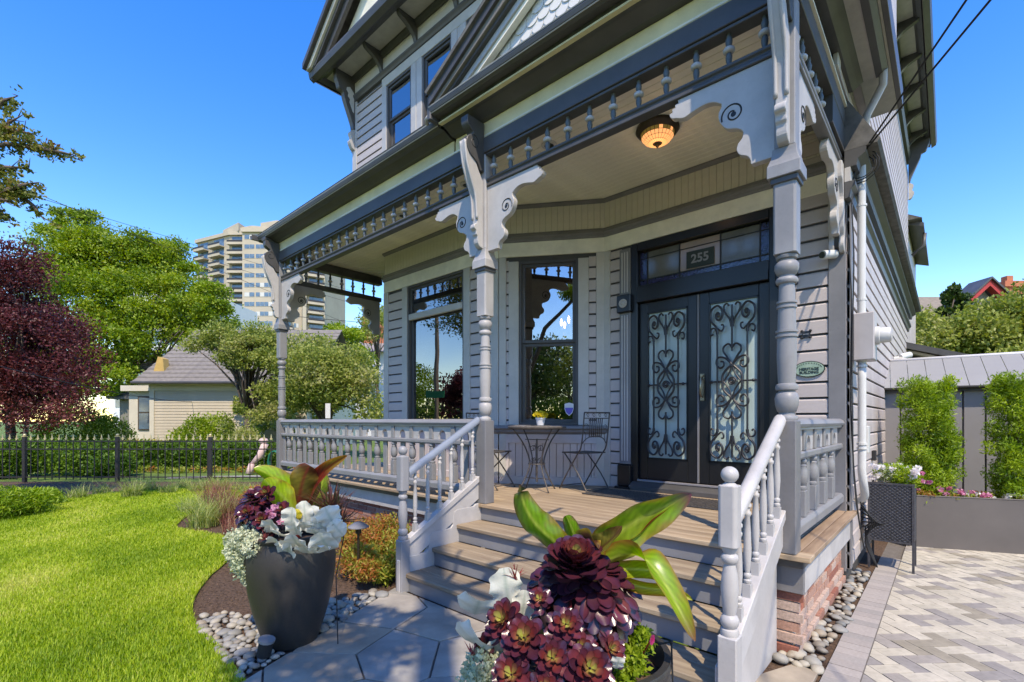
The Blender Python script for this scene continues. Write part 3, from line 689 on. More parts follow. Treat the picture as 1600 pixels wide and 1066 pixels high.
# ---- right side wall (lower), belt, pent skirt, upper
clap(FS,.0,8.9,.12,3.52,.155)
trim(FS,0,.10,.12,3.55,.036,'mid_paint','corner_board')
def sidebar(prof,m,name,y0=5.30,y1=14.3): return MB().prism(prof,'y',y0,y1).build(name,m,H)
sidebar([(XR,3.52),(XR+.04,3.53),(XR+.05,3.60),(XR+.08,3.63),(XR+.08,3.67),(XR,3.67)],'dark_paint','belt_moulding')
sidebar([(XR,3.672),(XR+.045,3.672),(XR+.045,3.80),(XR,3.80)],'light_paint','belt_board')
sidebar([(XR,3.802),(XR+.09,3.802),(XR+.10,3.86),(XR+.16,3.90),(XR+.16,3.95),(XR,3.95)],'dark_paint','belt_moulding')
sidebar([(XR,3.952),(XR+.24,3.952),(XR+.26,3.98),(XR+.03,4.40),(XR,4.40)],'shingle','pent_roof')
wall(frame((XR,4.7),(0,1)),9.6,ZC-.4,8.0,[])
clap(frame((XR,4.7),(0,1)),.12,9.6,4.42,7.2,.152)
M_us=frame((XR,4.7),(0,1))
trim(M_us,0,.14,4.4,7.4,.036,'trim_paint','corner_board')
# projecting upper box on the side
MB().box(-.60,-.37,2.9,6.15,4.60,4.66).build('side_bay_soffit','soffit_paint',H,bevel=.003)
MB().box(-.37,-.33,2.9,6.17,4.60,4.80).build('side_bay_fascia','slate_paint',H,bevel=.003)
MB().box(-.69,-.605,2.9,6.2,4.66,7.3).build('side_bay_wall','siding_paint',H)
MB().box(-.60,-.38,2.9,6.14,4.662,6.9).build('side_bay_wall','siding_paint',H)
# ---- upper front wall
ZU=7.2
uw=[(1.10,1.80,5.98,ZU),(2.08,2.78,5.98,ZU),(3.10,3.80,5.98,ZU),(4.4,5.1,5.98,ZU),(5.4,6.1,5.98,ZU)]
wall(FU,7.5,ZC,8.0,uw)
for (a,c,e,f) in uw:
    t=window(FU,a,c,e,f,[6.58],sashm='slate_paint',case='white_paint',cw_=.13,top=None,glassm='upper_glass',name='upper_window')
    MB(FU).box(a-.14,c+.14,-.08,0,e-.05,e-.002).build('sill','trim_paint',t,bevel=.004)
trim(FU,0,.14,4.6,7.36,.036,'light_paint','corner_board'); clap(FU,.143,.965,4.7,7.33)
for a,c in ((1.935,1.945),(2.915,2.965),(3.935,4.26),(5.235,5.265),(6.235,7.36)): trim(FU,a,c,5.9,ZU,.03,'white_paint','mullion_board')
trim(FU,.967,7.36,ZU+.002,7.36,.034,'trim_paint','frieze_board')
def ubar(prof,m,name,x0=-8.22,x1=-.66): return MB().prism(prof,'x',x0,x1).build(name,m,H)
ubar([(4.7,7.36),(4.655,7.37),(4.64,7.40),(4.62,7.43),(4.62,7.46),(4.7,7.46)],'dark_paint','band_moulding')
ubar([(4.7,7.462),(4.665,7.462),(4.665,7.70),(4.7,7.70)],'pale_blue_paint','frieze_board')
ubar([(4.7,7.702),(4.64,7.702),(4.60,7.76),(4.60,7.80),(4.7,7.80)],'dark_paint','crown_moulding')
MB().box(-8.62,-.22,4.17,4.70,7.802,7.83).build('eave_soffit','soffit_paint',H)
ubar([(4.32,7.80),(4.26,7.79),(4.24,7.76),(4.20,7.74),(4.18,7.74),(4.18,7.80)],'slate_paint','eave_moulding',-8.58,-.24)
ubar([(4.17,7.72),(4.09,7.76),(4.07,7.84),(4.07,7.87),(4.17,7.87)],'dark_paint','eave_fascia',-8.70,-.16)
# side eaves
for sx,xw in ((1,XR),(-1,XL)):
    q=lambda x: xw+sx*x
    MB().box(min(q(0),q(.42)),max(q(0),q(.42)),4.7,14.6,7.802,7.83).build('eave_soffit','soffit_paint',H)
    MB().prism([(q(.42),7.72),(q(.50),7.76),(q(.52),7.84),(q(.52),7.87),(q(.42),7.87)],'y',4.1,14.62).build('eave_fascia','dark_paint',H)
    MB().prism([(q(.30),7.80),(q(.34),7.76),(q(.40),7.74),(q(.41),7.80)],'y',4.2,14.6).build('eave_moulding','slate_paint',H)
    MB().prism([(q(0),7.36),(q(.05),7.37),(q(.08),7.43),(q(.08),7.46),(q(0),7.46)],'y',4.72,14.3).build('band_moulding','dark_paint',H)
    MB().box(min(q(0),q(.035)),max(q(0),q(.035)),4.72,14.3,7.462,7.70).build('frieze_board','pale_blue_paint',H)
    MB().prism([(q(0),7.702),(q(.06),7.702),(q(.10),7.76),(q(.10),7.80),(q(0),7.80)],'y',4.72,14.3).build('crown_moulding','dark_paint',H)
# small S brackets under the eaves
def sprof(): return smooth([(0,0),(.02,.0),(.035,.05),(.06,.10),(.13,.17),(.22,.22),(.31,.26),(.345,.30),(.35,.335)],4)+[(0,.335)]
sp=sprof()
bmesh_=MB().prism([(-p[0],p[1]) for p in sp],'x',-.035,.035).mesh('eave_bracket','slate_paint',org=(0,0,0))[0]
for k in range(7):
    inst('eave_bracket',bmesh_,(XL+.98+.97*k,4.662,7.462),H)
for k in range(9):
    inst('eave_bracket',bmesh_,(XR+.038,5.9+.98*k,7.462),H,rot=(0,0,math.radians(90)))
# corner corbels with light carved infill
def corner_corbel(x,y,rot):
    t=MB().prism(smooth([(0,-.62),(-.03,-.60),(-.05,-.50),(-.20,-.12),(-.22,-.02),(-.30,.02),(-.33,.10),(-.36,.18),(-.37,.335)],4)+[(0,.335)],'x',-.05,.05).mesh('corner_corbel','slate_paint',org=(0,0,0))[0]
    o=inst('corner_corbel',t,(x,y,7.46),H,rot=(0,0,rot))
    pr=[(-.02,-.32),(-.05,-.30),(-.09,-.2),(-.11,-.16),(-.10,-.1),(-.14,-.06),(-.13,0),(-.17,.04),(-.16,.09),(-.1,.12),(-.02,.04)]
    inst('corbel_infill',MB().prism(pr,'x',.0505,.056).mesh('corbel_infill','pale_blue_paint',org=(0,0,0))[0],(x,y,7.46),H,rot=(0,0,rot))
    inst('corbel_drop',MB().prism(smooth([(0,-.98),(-.05,-.96),(-.10,-.85),(-.06,-.78),(-.09,-.68),(-.02,-.62)],3)+[(0,-.62)],'x',-.045,.045).mesh('corbel_drop','light_paint',org=(0,0,0))[0],(x,y,7.46),H,rot=(0,0,rot))
corner_corbel(-8.15,4.66,0); corner_corbel(-8.24,4.75,-math.pi/2); corner_corbel(-.75,4.66,0); corner_corbel(-.66,4.80,math.pi/2); corner_corbel(-.66,14.1,math.pi/2)
def rake(s,ex,z0,ap,k,rows,th=.06):
    for c1,c2,yy,m in rows:
        d0=max(0,-c1/k); d1=max(0,-c2/k)
        MB().prism([(ex-s*d0,z0+max(c1,0)),(ap[0],ap[1]+c1),(ap[0],ap[1]+c2),(ex-s*d1,z0)],'y',yy,yy+th).build('rake_board',m,H)
# main gable roof and tympanum
rz=7.87; ap=(-4.45,10.85)
for s in(-1,1):
    ex=-4.45+s*4.24
    n_=Vector((-s*(ap[1]-rz),0,-4.24)).normalized()*.06
    MB().prism([(ex,rz),(ap[0],ap[1]),(ap[0],ap[1]+.14),(ex,rz+.14)],'y',3.98,14.7).build('roof_slope','shingle',H)
    rake(s,ex,rz,ap,2.98/4.24,((.10,0,3.95,'dark_paint'),(0,-.11,4.02,'taupe_paint'),(-.112,-.2,4.06,'slate_paint'),(-.202,-.36,4.12,'dark_paint')))
MB().prism([(XL,7.87),(XR,7.87),(-4.45,10.6)],'y',4.30,4.36).build('gable_wall','cream_paint',H)
# ================================================================ PORCH
YP=3.47; XPL,XPC,XPR=-8.40,-3.50,-.765
# deck: boards, fascia, brick skirt
y=3.395; k=0
while y<YC-.05:
    x0=-8.52; w_=.138
    x1=-.62 if y<3.5 else -.78
    for a,c in ((x0,-6.1+R2(-.3,.3)),(None,-3.6+R2(-.2,.2)),(None,x1)):
        if a is None: a=prev+.003
        prev=c
        MB().box(a,c,y,y+w_-.004,DZ-.035,DZ-R2(0,.0015)).build('deck_board','deck_wood',H,bevel=.004 if y<3.6 else .002)
    y+=w_
for k in range(2): MB().box(-.775+.078*k,-.702+.078*k,3.535,5.50,DZ-.035,DZ+.0005).build('deck_board','side_wood',H,bevel=.004)
b=MB(); b.box(-8.48,-3.66,3.45,3.475,DZ-.09,DZ-.037); b.box(-.86,-.665,3.45,3.475,DZ-.09,DZ-.037); b.box(-.69,-.665,3.476,5.5,DZ-.09,DZ-.037); b.build('deck_moulding','slate_paint',H,bevel=.006)
MB().box(-8.48,-3.63,3.48,3.52,.40,DZ-.091).build('deck_fascia','light_paint',H,bevel=.004)
MB().box(-.88,-.672,3.48,3.52,.40,DZ-.091).build('deck_fascia','mid_paint',H,bevel=.004)
MB().box(-.70,-.672,3.521,5.5,.40,DZ-.091).build('deck_fascia','light_paint',H,bevel=.004)
b=MB(); b.box(-8.42,-3.62,3.565,3.70,-.05,.398); b.box(-.90,-.745,3.52,5.5,-.05,.398); b.build('brick_backing','mortar',H)
bm_=[MB().box(-.0985,.0985,0,.03,0,.054,rv=k/5).mesh('brick','brick',org=(0,0,0))[0] for k in range(6)]
for c in range(6):
    z=.012+.0655*c if c else .005; off=.105*(c%2)
    x=-8.30+off
    while x<-3.7: inst('brick',bm_[rnd.choices(range(6),[4,4,3,1,1,1])[0]],(x,3.556+R2(-.002,.002),z),H); x+=.211
    y=3.62+off
    flare=.035 if c==0 else (.018 if c==1 else 0)
    while y<5.45: inst('brick',bm_[rnd.choices(range(6),[1,2,4,6,1,2])[0]],(-.736+flare+R2(-.002,.002),y,z),H,rot=(0,0,math.pi/2)); y+=.211
    inst('brick',bm_[4 if c==4 else rnd.randrange(6)],(-.80+.02*(c%2),3.508-flare,z),H)
# stairs
SX0,SX1=-3.52,-.86; RUN=.30; RISE=.165
St=thing('porch_stairs',None,None,(-2.2,2.5,0),None,H)
for k in range(1,4):
    yn=2.50+RUN*(k-1); z=RISE*k
    for j in range(2): MB().box(SX0,SX1,yn+.158*j,yn+.153+.158*j,z-.035,z).build('tread','tread_wood',St,bevel=.005)
    MB().box(SX0,SX1,yn+.03,yn+.055,z-RISE+.0,z-.036).build('riser','mid_paint' if k<1 else 'light_riser',St)
MB().box(SX0,SX1,3.43,3.455,RISE*3,DZ-.036).build('riser','light_riser',St)
for sx,s in ((SX0,-1),(SX1,1)):
    x0,x1=(sx-.045,sx-.002) if s<0 else (sx+.002,sx+.045)
    pts=[(2.44,0)]
    pts=[(2.45,0),(2.45,.285),(2.52,.30),(2.74,.30),(2.77,.33),(2.78,.45),(2.82,.47),(3.03,.47),(3.06,.50),(3.07,.62),(3.11,.64),(3.33,.64),(3.36,.66),(3.44,.66),(3.44,0)]
    MB().prism(pts,'x',x0,x1).build('stringer','white_paint',St,bevel=.004)
def newel(x,y,m):
    t=thing('newel_post',None,None,(x,y,0),None,H); q=.045
    b=MB(); b.box(x-q,x+q,y-q,y+q,0,.455); b.build('lower_block',m,t,bevel=.006)
    b=MB(); b.prism([(x-q,y-q+.014),(x-q+.014,y-q),(x+q-.014,y-q),(x+q,y-q+.014),(x+q,y+q-.014),(x+q-.014,y+q),(x-q+.014,y+q),(x-q,y+q-.014)],'z',.885,1.185); b.build('upper_block',m,t,bevel=.004)
    pr=[(.453,.040),(.468,.044),(.485,.040),(.49,.030),(.505,.040),(.525,.045),(.545,.038),(.555,.028),(.60,.036),(.68,.0415),(.75,.036),(.80,.026),(.812,.036),(.83,.042),(.845,.036),(.852,.027),(.865,.034),(.887,.04)]
    MB().lathe(pr,20,(x,y)).build('turned_shaft',m,t,smooth=True)
    b=MB(); b.lathe([(1.184,.040),(1.19,.030),(1.20,.018)],16,(x,y)); b.ball((x,y,1.235),.041,20,14); b.build('ball_finial',m,t,smooth=True)
newel(-3.545,2.50,'shaded_newel'); newel(-.79,2.46,'white_paint')
def stair_rail(x,y0,y1,m,mb_):
    t=thing('stair_railing',None,None,(x,y0,.4),None,H); zt=lambda y:1.045+.55*(y-2.55)-.005; zb=lambda y:.44+.55*(y-2.55)
    r=[(-.032,-.03),(-.038,-.008),(-.03,.012),(-.014,.024),(.014,.024),(.03,.012),(.038,-.008),(.032,-.03)]
    vs=[(x+p[0],y0,zt(y0)+p[1]*1.2) for p in r]+[(x+p[0],y1,zt(y1)+p[1]*1.2) for p in r]; n=8
    MB().add(vs,[tuple(range(n-1,-1,-1)),tuple(range(n,2*n))]+[(i,(i+1)%n,n+(i+1)%n,n+i) for i in range(n)]).build('handrail',m,t,smooth=True)
    MB().prism([(y0,zb(y0)-.03),(y1,zb(y1)-.03),(y1,zb(y1)+.03),(y0,zb(y0)+.03)],'x',x-.036,x+.036).build('bottom_rail','white_paint',t,bevel=.004)
    MB().prism([(y0,zb(y0)-.20),(y1,zb(y1)-.20),(y1,zb(y1)-.031),(y0,zb(y0)-.031)],'x',x-.02,x+.02).build('skirt_board','white_paint',t)
    for k in range(6):
        y=y0+.085+k*(y1-y0-.15)/5; z0=zb(y)+.015; z1=zt(y)-.025; h=z1-z0
        b=MB(); b.prism([(y-.02,z0-.02),(y+.02,z0+.0),(y+.02,z0+.075),(y-.02,z0+.075)],'x',x-.02,x+.02)
        pr=[(.075,.016),(.082,.02),(.094,.02),(.10,.013),(.112,.019),(.125,.019),(.133,.012),(.15,.015),(.24,.0205),(.34,.018),(.43,.0125),(.44,.019),(.452,.019),(.46,.012),(.475,.012),(.482,.02),(.495,.02),(.503,.013),(h+.01,.014)]
        b.lathe([(z0+a,r_) for a,r_ in pr if a<=h+.01],12,(x,y)); b.build('baluster',mb_,t,smooth=True)
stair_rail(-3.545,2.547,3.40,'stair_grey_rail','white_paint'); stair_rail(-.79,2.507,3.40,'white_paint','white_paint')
# porch posts
def bracket(t,x,y,ang,m='light_paint'):
    """fretwork bracket in the plane of the bay, running in direction ang from the post"""
    pts=[(0,3.845),(.655,3.845),(.665,3.835)]
    for k in range(4): pts+=[(.672+.012*k,3.80-.026*k),(.69+.0*k,3.795-.026*k)]
    pts=[(0,3.848),(.645,3.848),(.640,3.825),(.668,3.822),(.662,3.800),(.690,3.797),(.684,3.775),(.710,3.770),(.702,3.745),(.685,3.728)]+smooth([(.66,3.722),(.60,3.70),(.54,3.715),(.46,3.73),(.39,3.72),(.335,3.685)],4)+smooth([(.335,3.66),(.355,3.62),(.345,3.56),(.30,3.50),(.235,3.475),(.195,3.44),(.20,3.395)],4)+smooth([(.225,3.37),(.235,3.33),(.215,3.29),(.17,3.265),(.15,3.235),(.145,3.20)],4)+[(0,3.20)]
    M=Matrix.Translation((x,y,0))@Matrix.Rotation(ang,4,'Z'); b=MB(M); b.prism(pts,'y',-.028,.028); o=b.build('bracket',m,t,bevel=.003)
    b=MB(M)
    for s in (-1,1):
        sp_=spiral((.258,3.585),.078,-.4,1.4,1,30,.2)
        b.tube([(p[0],s*.0285,p[1]) for p in sp_],.0055,4); b.tube([(.255,s*.0255,3.58),(.255,s*.0295,3.58)],.018,10)
    b.build('carved_scroll','lead_came',t)
def corbel(t,x,y,ang):
    """long S bracket from the post cap up to the porch soffit, local -y outwards"""
    M=Matrix.Translation((x,y,0))@Matrix.Rotation(ang,4,'Z')
    up=smooth([(-.05,3.99),(-.09,4.05),(-.19,4.11),(-.225,4.17),(-.235,4.23),(-.205,4.28),(-.15,4.315),(-.15,4.34),(-.20,4.37),(-.225,4.41),(-.225,4.475)],4)+[(0,4.475),(0,3.99)]
    b=MB(M); b.prism(up,'x',-.048,.048); b.build('corbel_scroll','slate_paint',t,bevel=.004)
    b=MB(M)
    for s in(-1,1): b.tube([(s*.0485,p[0],p[1]) for p in spiral((-.14,4.235),.07,1.6,1.0,-1,20,.3)],.004,4)
    b.build('carved_scroll','lead_came',t)
    lo=smooth([(-.245,4.235),(-.25,4.17),(-.22,4.02),(-.16,3.86),(-.105,3.72),(-.085,3.58),(-.085,3.50)],4)+smooth([(-.085,3.46),(-.115,3.44),(-.12,3.405),(-.095,3.385),(-.09,3.35),(-.075,3.33),(-.07,3.27),(-.045,3.235)],3)+[(0,3.225),(0,3.5),(0,3.90)]+smooth([(-.06,3.99),(-.12,4.10),(-.19,4.20)],3)
    b=MB(M); b.prism(lo,'x',-.032,.032); b.build('corbel_strut','light_paint',t,bevel=.004)
    for s in(-1,1):
        b=MB(M); st=smooth([(-.242,4.22),(-.212,4.02),(-.152,3.86),(-.098,3.72),(-.08,3.5)],5); b.tube([(s*.030,p[0]-.004,p[1]) for p in st],.014,6); b.build('corbel_bead','light_paint',t,smooth='all')
def post(x,y,base='mid_paint',sh='post_paint',half=False):
    t=thing('porch_post',None,None,(x,y,DZ),None,H); q=.066
    MB().box(x-q,x+q,y-q,y+q,DZ,1.50).build('base_block',base,t,bevel=.006)
    MB().prism([(x-q,y-q+.012),(x-q+.012,y-q),(x+q-.012,y-q),(x+q,y-q+.012),(x+q,y+q-.012),(x+q-.012,y+q),(x-q+.012,y+q),(x-q,y+q-.012)],'z',2.555,3.02).build('upper_block',sh,t,bevel=.003)
    pr=[(1.498,.060),(1.512,.066),(1.528,.060),(1.534,.046),(1.55,.044),(1.556,.054),(1.60,.067),(1.64,.069),(1.672,.060),(1.684,.045),(1.69,.045),(1.694,.062),(1.712,.066),(1.73,.060),(1.735,.049),(1.80,.053),(1.90,.057),(2.028,.056),(2.03,.064),(2.044,.064),(2.046,.055),(2.058,.055),(2.06,.064),(2.074,.064),(2.076,.054),(2.214,.050),(2.216,.058),(2.230,.058),(2.232,.049),(2.244,.049),(2.246,.058),(2.26,.058),(2.262,.048),(2.37,.045),(2.374,.058),(2.386,.064),(2.398,.064),(2.41,.056),(2.414,.044),(2.424,.044),(2.436,.058),(2.465,.070),(2.495,.069),(2.512,.056),(2.516,.045),(2.526,.045),(2.53,.060),(2.545,.064),(2.556,.056)]
    MB().lathe(pr,24,(x,y)).build('turned_shaft',sh,t,smooth=True)
    b=MB(); b.box(x-q-.012,x+q+.012,y-q-.012,y+q+.012,3.0,3.035); b.build('necking','slate_paint',t,bevel=.004)
    b=MB(); 
    rows=[(3.036,.094),(3.11,.094),(3.125,.088),(3.16,.076),(3.19,.07),(3.225,.067)]
    b.lathe([(z,r*1.414) for z,r in rows],4,(x,y),math.pi/4); b.build('capital',sh,t,bevel=.003)
    MB().box(x-.06,x+.06,y-.06,y+.06,3.226,4.175).build('upper_shaft',sh,t,bevel=.006)
    return t
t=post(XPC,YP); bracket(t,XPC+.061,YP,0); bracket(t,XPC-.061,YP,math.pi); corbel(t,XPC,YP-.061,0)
t=post(XPR,YP,sh='shaded_post_paint'); bracket(t,XPR-.061,YP,math.pi); bracket(t,XPR,YP+.061,math.pi/2); corbel(t,XPR,YP-.061,0)
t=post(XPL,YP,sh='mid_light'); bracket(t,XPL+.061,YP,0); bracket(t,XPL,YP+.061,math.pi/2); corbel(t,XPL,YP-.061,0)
bracket(H,XPL,5.36,-math.pi/2)
# wall half-bracket right end + its doubled profile
bracket(H,XPR,5.38,-math.pi/2,'light_paint')
for xx in (-.805,-.725):
    MB().prism(smooth([(5.38,3.05),(5.33,3.06),(5.30,3.12),(5.33,3.2),(5.29,3.27),(5.27,3.45),(5.30,3.55),(5.25,3.66),(5.20,3.70),(5.20,3.84)],4)+[(5.38,3.84)],'x',xx-.02,xx+.02).build('wall_corbel','light_paint',H,bevel=.004)
MB().prism(smooth([(5.38,3.1),(5.35,3.12),(5.33,3.3),(5.35,3.55),(5.28,3.7),(5.24,3.84)],3)+[(5.38,3.84)],'x',-.78,-.75).build('wall_corbel','dark_paint',H)
# entablature: beams, frieze rails and spindles
def run(ax,a,c,yy,prof,name,m,bevel=.004,mir=1):
    """member along x (ax 'x', section given as (dy,z)) or along y"""
    if ax=='x': MB().prism([(yy+p[0],p[1]) for p in prof],'x',a,c).build(name,m,H,bevel=bevel)
    else: MB().prism([(yy+mir*p[0],p[1]) for p in prof],'y',a,c).build(name,m,H,bevel=bevel)
RAIL=[(-.045,3.85),(-.045,3.875),(-.03,3.885),(-.03,3.90),(-.045,3.91),(-.045,3.93),(.045,3.93),(.045,3.85)]
BEAM=[(-.07,4.18),(-.07,4.33),(.07,4.33),(.07,4.18)]
BLIP=[(-.055,4.155),(-.055,4.179),(.055,4.179),(.055,4.155)]
for a,c in ((XPL+.062,XPC-.062),(XPC+.062,XPR-.062)):
    run('x',a,c,YP,RAIL,'frieze_rail','slate_paint'); run('x',a,c,YP,BLIP,'beam_lip','slate_paint')
run('x',XPL-.07,XPR+.07,YP,BEAM,'porch_beam','slate_paint')
for xx,mr in ((XPR,-1),(XPL,1)):
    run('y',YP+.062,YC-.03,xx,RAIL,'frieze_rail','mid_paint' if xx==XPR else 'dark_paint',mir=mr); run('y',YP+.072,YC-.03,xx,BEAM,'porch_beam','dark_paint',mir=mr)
sm=MB().lathe([(3.931,.012),(3.945,.016),(3.955,.012),(3.975,.017),(4.0,.019),(4.025,.013),(4.03,.017),(4.06,.017),(4.065,.013),(4.09,.018),(4.11,.02),(4.14,.012),(4.15,.015),(4.178,.012)],10)
sm.v=[(x*1.22,y*1.22,z) for x,y,z in sm.v]
spm=sm.mesh('spindle','spindle_green',smooth=True,org=(0,0,3.931))[0]
beadm=MB(); beadm.lathe([(-.017,.022),(-.010,.031),(0,.034),(.010,.031),(.017,.022)],12); beadm.v=[(x*1.18,y*1.18,z*1.15) for x,y,z in beadm.v]; bdm=beadm.mesh('bead','light_paint',smooth='all',org=(0,0,0))[0]
def spindle(x,y):
    o=inst('spindle',spm,(x,y,3.931),H); inst('bead',bdm,(x,y,4.045),o)
x=-4.205+.2255*2
while x>XPL+.12: spindle(x,YP) if x<XPC-.1 else None; x-=.2255
for x in [-3.374+.2255*k for k in range(12)]: spindle(x,YP)
for k in range(8): spindle(XPR,YP+.19+.2255*k); spindle(XPL,YP+.19+.2255*k)
# frieze board, crown, soffit, gutter (front); right bay stands forward under the pediment
def cornice(x0,x1,yo,gz):
    run('x',x0,x1,YP,[(-.045,4.331),(-.045,4.50),(0,4.50),(0,4.331)],'porch_frieze_board','lawn_bounce_cream_paint')
    run('x',x0,x1,YP,[(-.045,4.501),(-.10,4.501),(-.14,4.52),(-.20,4.55),(-.235,4.555),(-.235,4.575),(0,4.575),(0,4.501)],'porch_crown','dark_paint')
    MB().box(x0,x1,yo+.02,YP-.236,4.556,4.572).build('porch_soffit','lawn_bounce_cream_paint',H)
    MB().prism([(yo+.02,gz-.075),(yo-.045,gz-.075),(yo-.085,gz-.05),(yo-.095,gz-.02),(yo-.095,gz),(yo-.08,gz),(yo-.075,gz-.045),(yo-.04,gz-.06),(yo+.0,gz-.06),(yo+.0,gz),(yo+.02,gz)],'x',x0-.02,x1).build('gutter','dark_paint',H)
    MB().tube([(x0-.02,yo-.094,gz-.0),(x1,yo-.094,gz-.0)],.008,6).build('gutter_highlight','light_paint',H)  # pale tubes along the gutter stand in for its highlight lines
    MB().tube([(x0-.02,yo-.074,gz-.055),(x1,yo-.074,gz-.055)],.006,6).build('gutter_highlight','light_paint',H)
cornice(-8.72,-3.93,3.28,4.56+.055); cornice(-3.90,-.42,3.17,4.68)
for xx,s in ((XPR,1),(XPL,-1)):
    q=lambda d:xx+s*d
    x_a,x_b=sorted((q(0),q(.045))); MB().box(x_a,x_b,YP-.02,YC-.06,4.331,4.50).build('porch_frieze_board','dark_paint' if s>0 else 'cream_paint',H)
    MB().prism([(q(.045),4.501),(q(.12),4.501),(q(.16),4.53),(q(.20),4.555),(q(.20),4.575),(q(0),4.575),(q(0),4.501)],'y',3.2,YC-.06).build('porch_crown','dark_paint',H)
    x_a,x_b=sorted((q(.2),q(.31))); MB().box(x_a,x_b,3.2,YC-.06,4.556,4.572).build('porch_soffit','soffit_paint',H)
    MB().prism([(q(.29),4.55),(q(.34),4.55),(q(.375),4.58),(q(.385),4.63),(q(.37),4.63),(q(.36),4.59),(q(.33),4.57),(q(.31),4.57),(q(.31),4.63),(q(.29),4.63)],'y',3.1,YC-.05).build('gutter','dark_paint',H)
    MB().tube([(q(.378),3.1,4.63),(q(.378),YC-.05,4.63)],.008,6).build('gutter_highlight','cream_paint',H)  # cream tube painted as the lit line on the side gutter
# gutter jog bracket
MB().box(-3.955,-3.90,3.08,3.22,4.56,4.68).build('gutter_end','slate_paint',H,bevel=.008)
MB().tube([(-3.93,3.10,4.63),(-3.99,3.10,4.60),(-4.03,3.15,4.585)],.018,6).build('gutter_outlet','light_paint',H,smooth='all')
# porch roof
MB().prism([(3.22,4.60),(4.72,5.22),(4.72,5.27),(3.19,4.65)],'x',-8.72,-.45).build('porch_roof','shingle',H)
# pediment
px0,px1,pz,pap=-3.90,-.42,4.69,5.58; pk=(pap-pz)/((px1-px0)/2); pc=((px0+px1)/2,pap)
MB().prism([(px0+.1,pz),(px1-.1,pz),(pc[0],pap-.06)],'y',3.27,3.30).build('pediment_wall','taupe_paint',H)
for s,ex in ((-1,px0),(1,px1)):
    rake(s,ex,pz,pc,pk,((.12,.055,3.06,'dark_paint'),(.055,-.045,3.09,'taupe_dark'),(-.047,-.085,3.12,'dark_paint'),(-.087,-.15,3.16,'pale_blue_paint'),(-.152,-.20,3.18,'cream_paint')))
    MB().prism([(ex,pz+.10),(pc[0],pap+.125),(pc[0],pap+.16),(ex+s*.03,pz+.13)],'y',3.03,4.72).build('pediment_roof','shingle',H)
fs=[]; n=9; b=MB()
pts=[(-.062,.10),(-.062,0)]+[(.062*math.sin(a),-.05*math.cos(a)-.0) for a in [math.radians(t) for t in range(-80,81,20)]]+[(.062,0),(.062,.10)]
fsm=MB().prism([(p[0],p[1]) for p in pts],'y',-.012,0).mesh('scale_shingle','fish_shingle',org=(0,0,0))[0]
row=0; z=pz+.055
while z<pap-.2:
    x=px0+.1+(.0645 if row%2 else 0)
    while x<px1:
        if z+.03<pap-.22-pk*abs(x-pc[0])+.03: inst('scale_shingle',fsm,(x,3.268-.0006*(x%1),z),H,rot=(math.radians(-6),0,0))
        x+=.129
    z+=.085; row+=1
# deck railings
def porch_rail(ax,a,c,fix,arches,pitch):
    t=thing('porch_railing',None,None,((a+c)/2,fix,DZ) if ax=='x' else (fix,(a+c)/2,DZ),None,H)
    M=frame((0,fix),(1,0)) if ax=='x' else frame((fix,0),(0,1))
    b=MB(M); b.prism([(-.05,1.455),(-.058,1.475),(-.045,1.50),(-.02,1.515),(.02,1.515),(.045,1.50),(.058,1.475),(.05,1.455)],'x',a,c); b.build('handrail','mid_light',t,smooth=True)
    MB(M).box(a,c,-.035,.035,1.435,1.454).build('handrail_fillet','light_paint',t,bevel=.003)
    MB(M).prism([(-.032,1.235),(-.04,1.25),(-.04,1.28),(-.03,1.287),(.03,1.287),(.04,1.28),(.04,1.25),(.032,1.235)],'x',a,c).build('mid_rail','mid_light',t,bevel=.002)
    MB(M).prism([(-.05,.745),(-.05,.80),(-.03,.825),(.03,.825),(.05,.80),(.05,.745)],'x',a,c).build('bottom_rail','mid_light',t,bevel=.003)
    for u in arches:
        w2=pitch/2-.034; r=.062; n=10; z0,z1=1.289,1.434; A=[];O=[]
        cz=z0+.03
        A=[(-r,z0)]+[(-r*math.cos(math.pi*k/n),cz+r*1.15*math.sin(math.pi*k/n)) for k in range(n+1)]+[(r,z0)]
        O=[(-w2,z0)]+[(-w2 if k<=2 else (w2 if k>=n-2 else -w2+2*w2*(k-2)/(n-4)),(z0+.03+(z1-z0-.03)*k/2 if k<=2 else (z1 if k<n-2 else z0+.03+(z1-z0-.03)*(n-k)/2))) for k in range(n+1)]+[(w2,z0)]
        m_=len(A); vs=[(u+p[0],-.012,p[1]) for p in A+O]+[(u+p[0],.012,p[1]) for p in A+O]; f=[]
        for k in range(m_-1):
            f+= [(k,k+1,m_+k+1,m_+k),(2*m_+k,3*m_+k,3*m_+k+1,2*m_+k+1),(k,2*m_+k,2*m_+k+1,k+1)]
        MB(M).add(vs,f).build('arch_panel','light_paint',t)
        MB(M).box(u-.04,u+.04,-.012,.012,.826,1.234).build('picket','mid_light',t,bevel=.003)
    bs=[arches[0]-pitch/2*(1 if arches[0]<arches[-1] else -1)]+[(p+q_)/2 for p,q_ in zip(arches,arches[1:])]
    for u in bs:
        if u<a+.03 or u>c-.03: continue
        MB(M).box(u-.03,u+.03,-.028,.028,1.288,1.434).build('block','mid_light',t,bevel=.004)
        MB(M).box(u-.035,u+.035,-.032,.032,.826,1.01).build('baluster_block','mid_light',t,bevel=.004)
        b=MB(M); b.lathe([(1.008,.026),(1.02,.034),(1.035,.034),(1.042,.02),(1.055,.028),(1.07,.038),(1.11,.042),(1.15,.038),(1.175,.03),(1.185,.034),(1.195,.024),(1.205,.034),(1.22,.036),(1.236,.026)],14,(u,0)); b.build('baluster','mid_light',t,smooth=True)
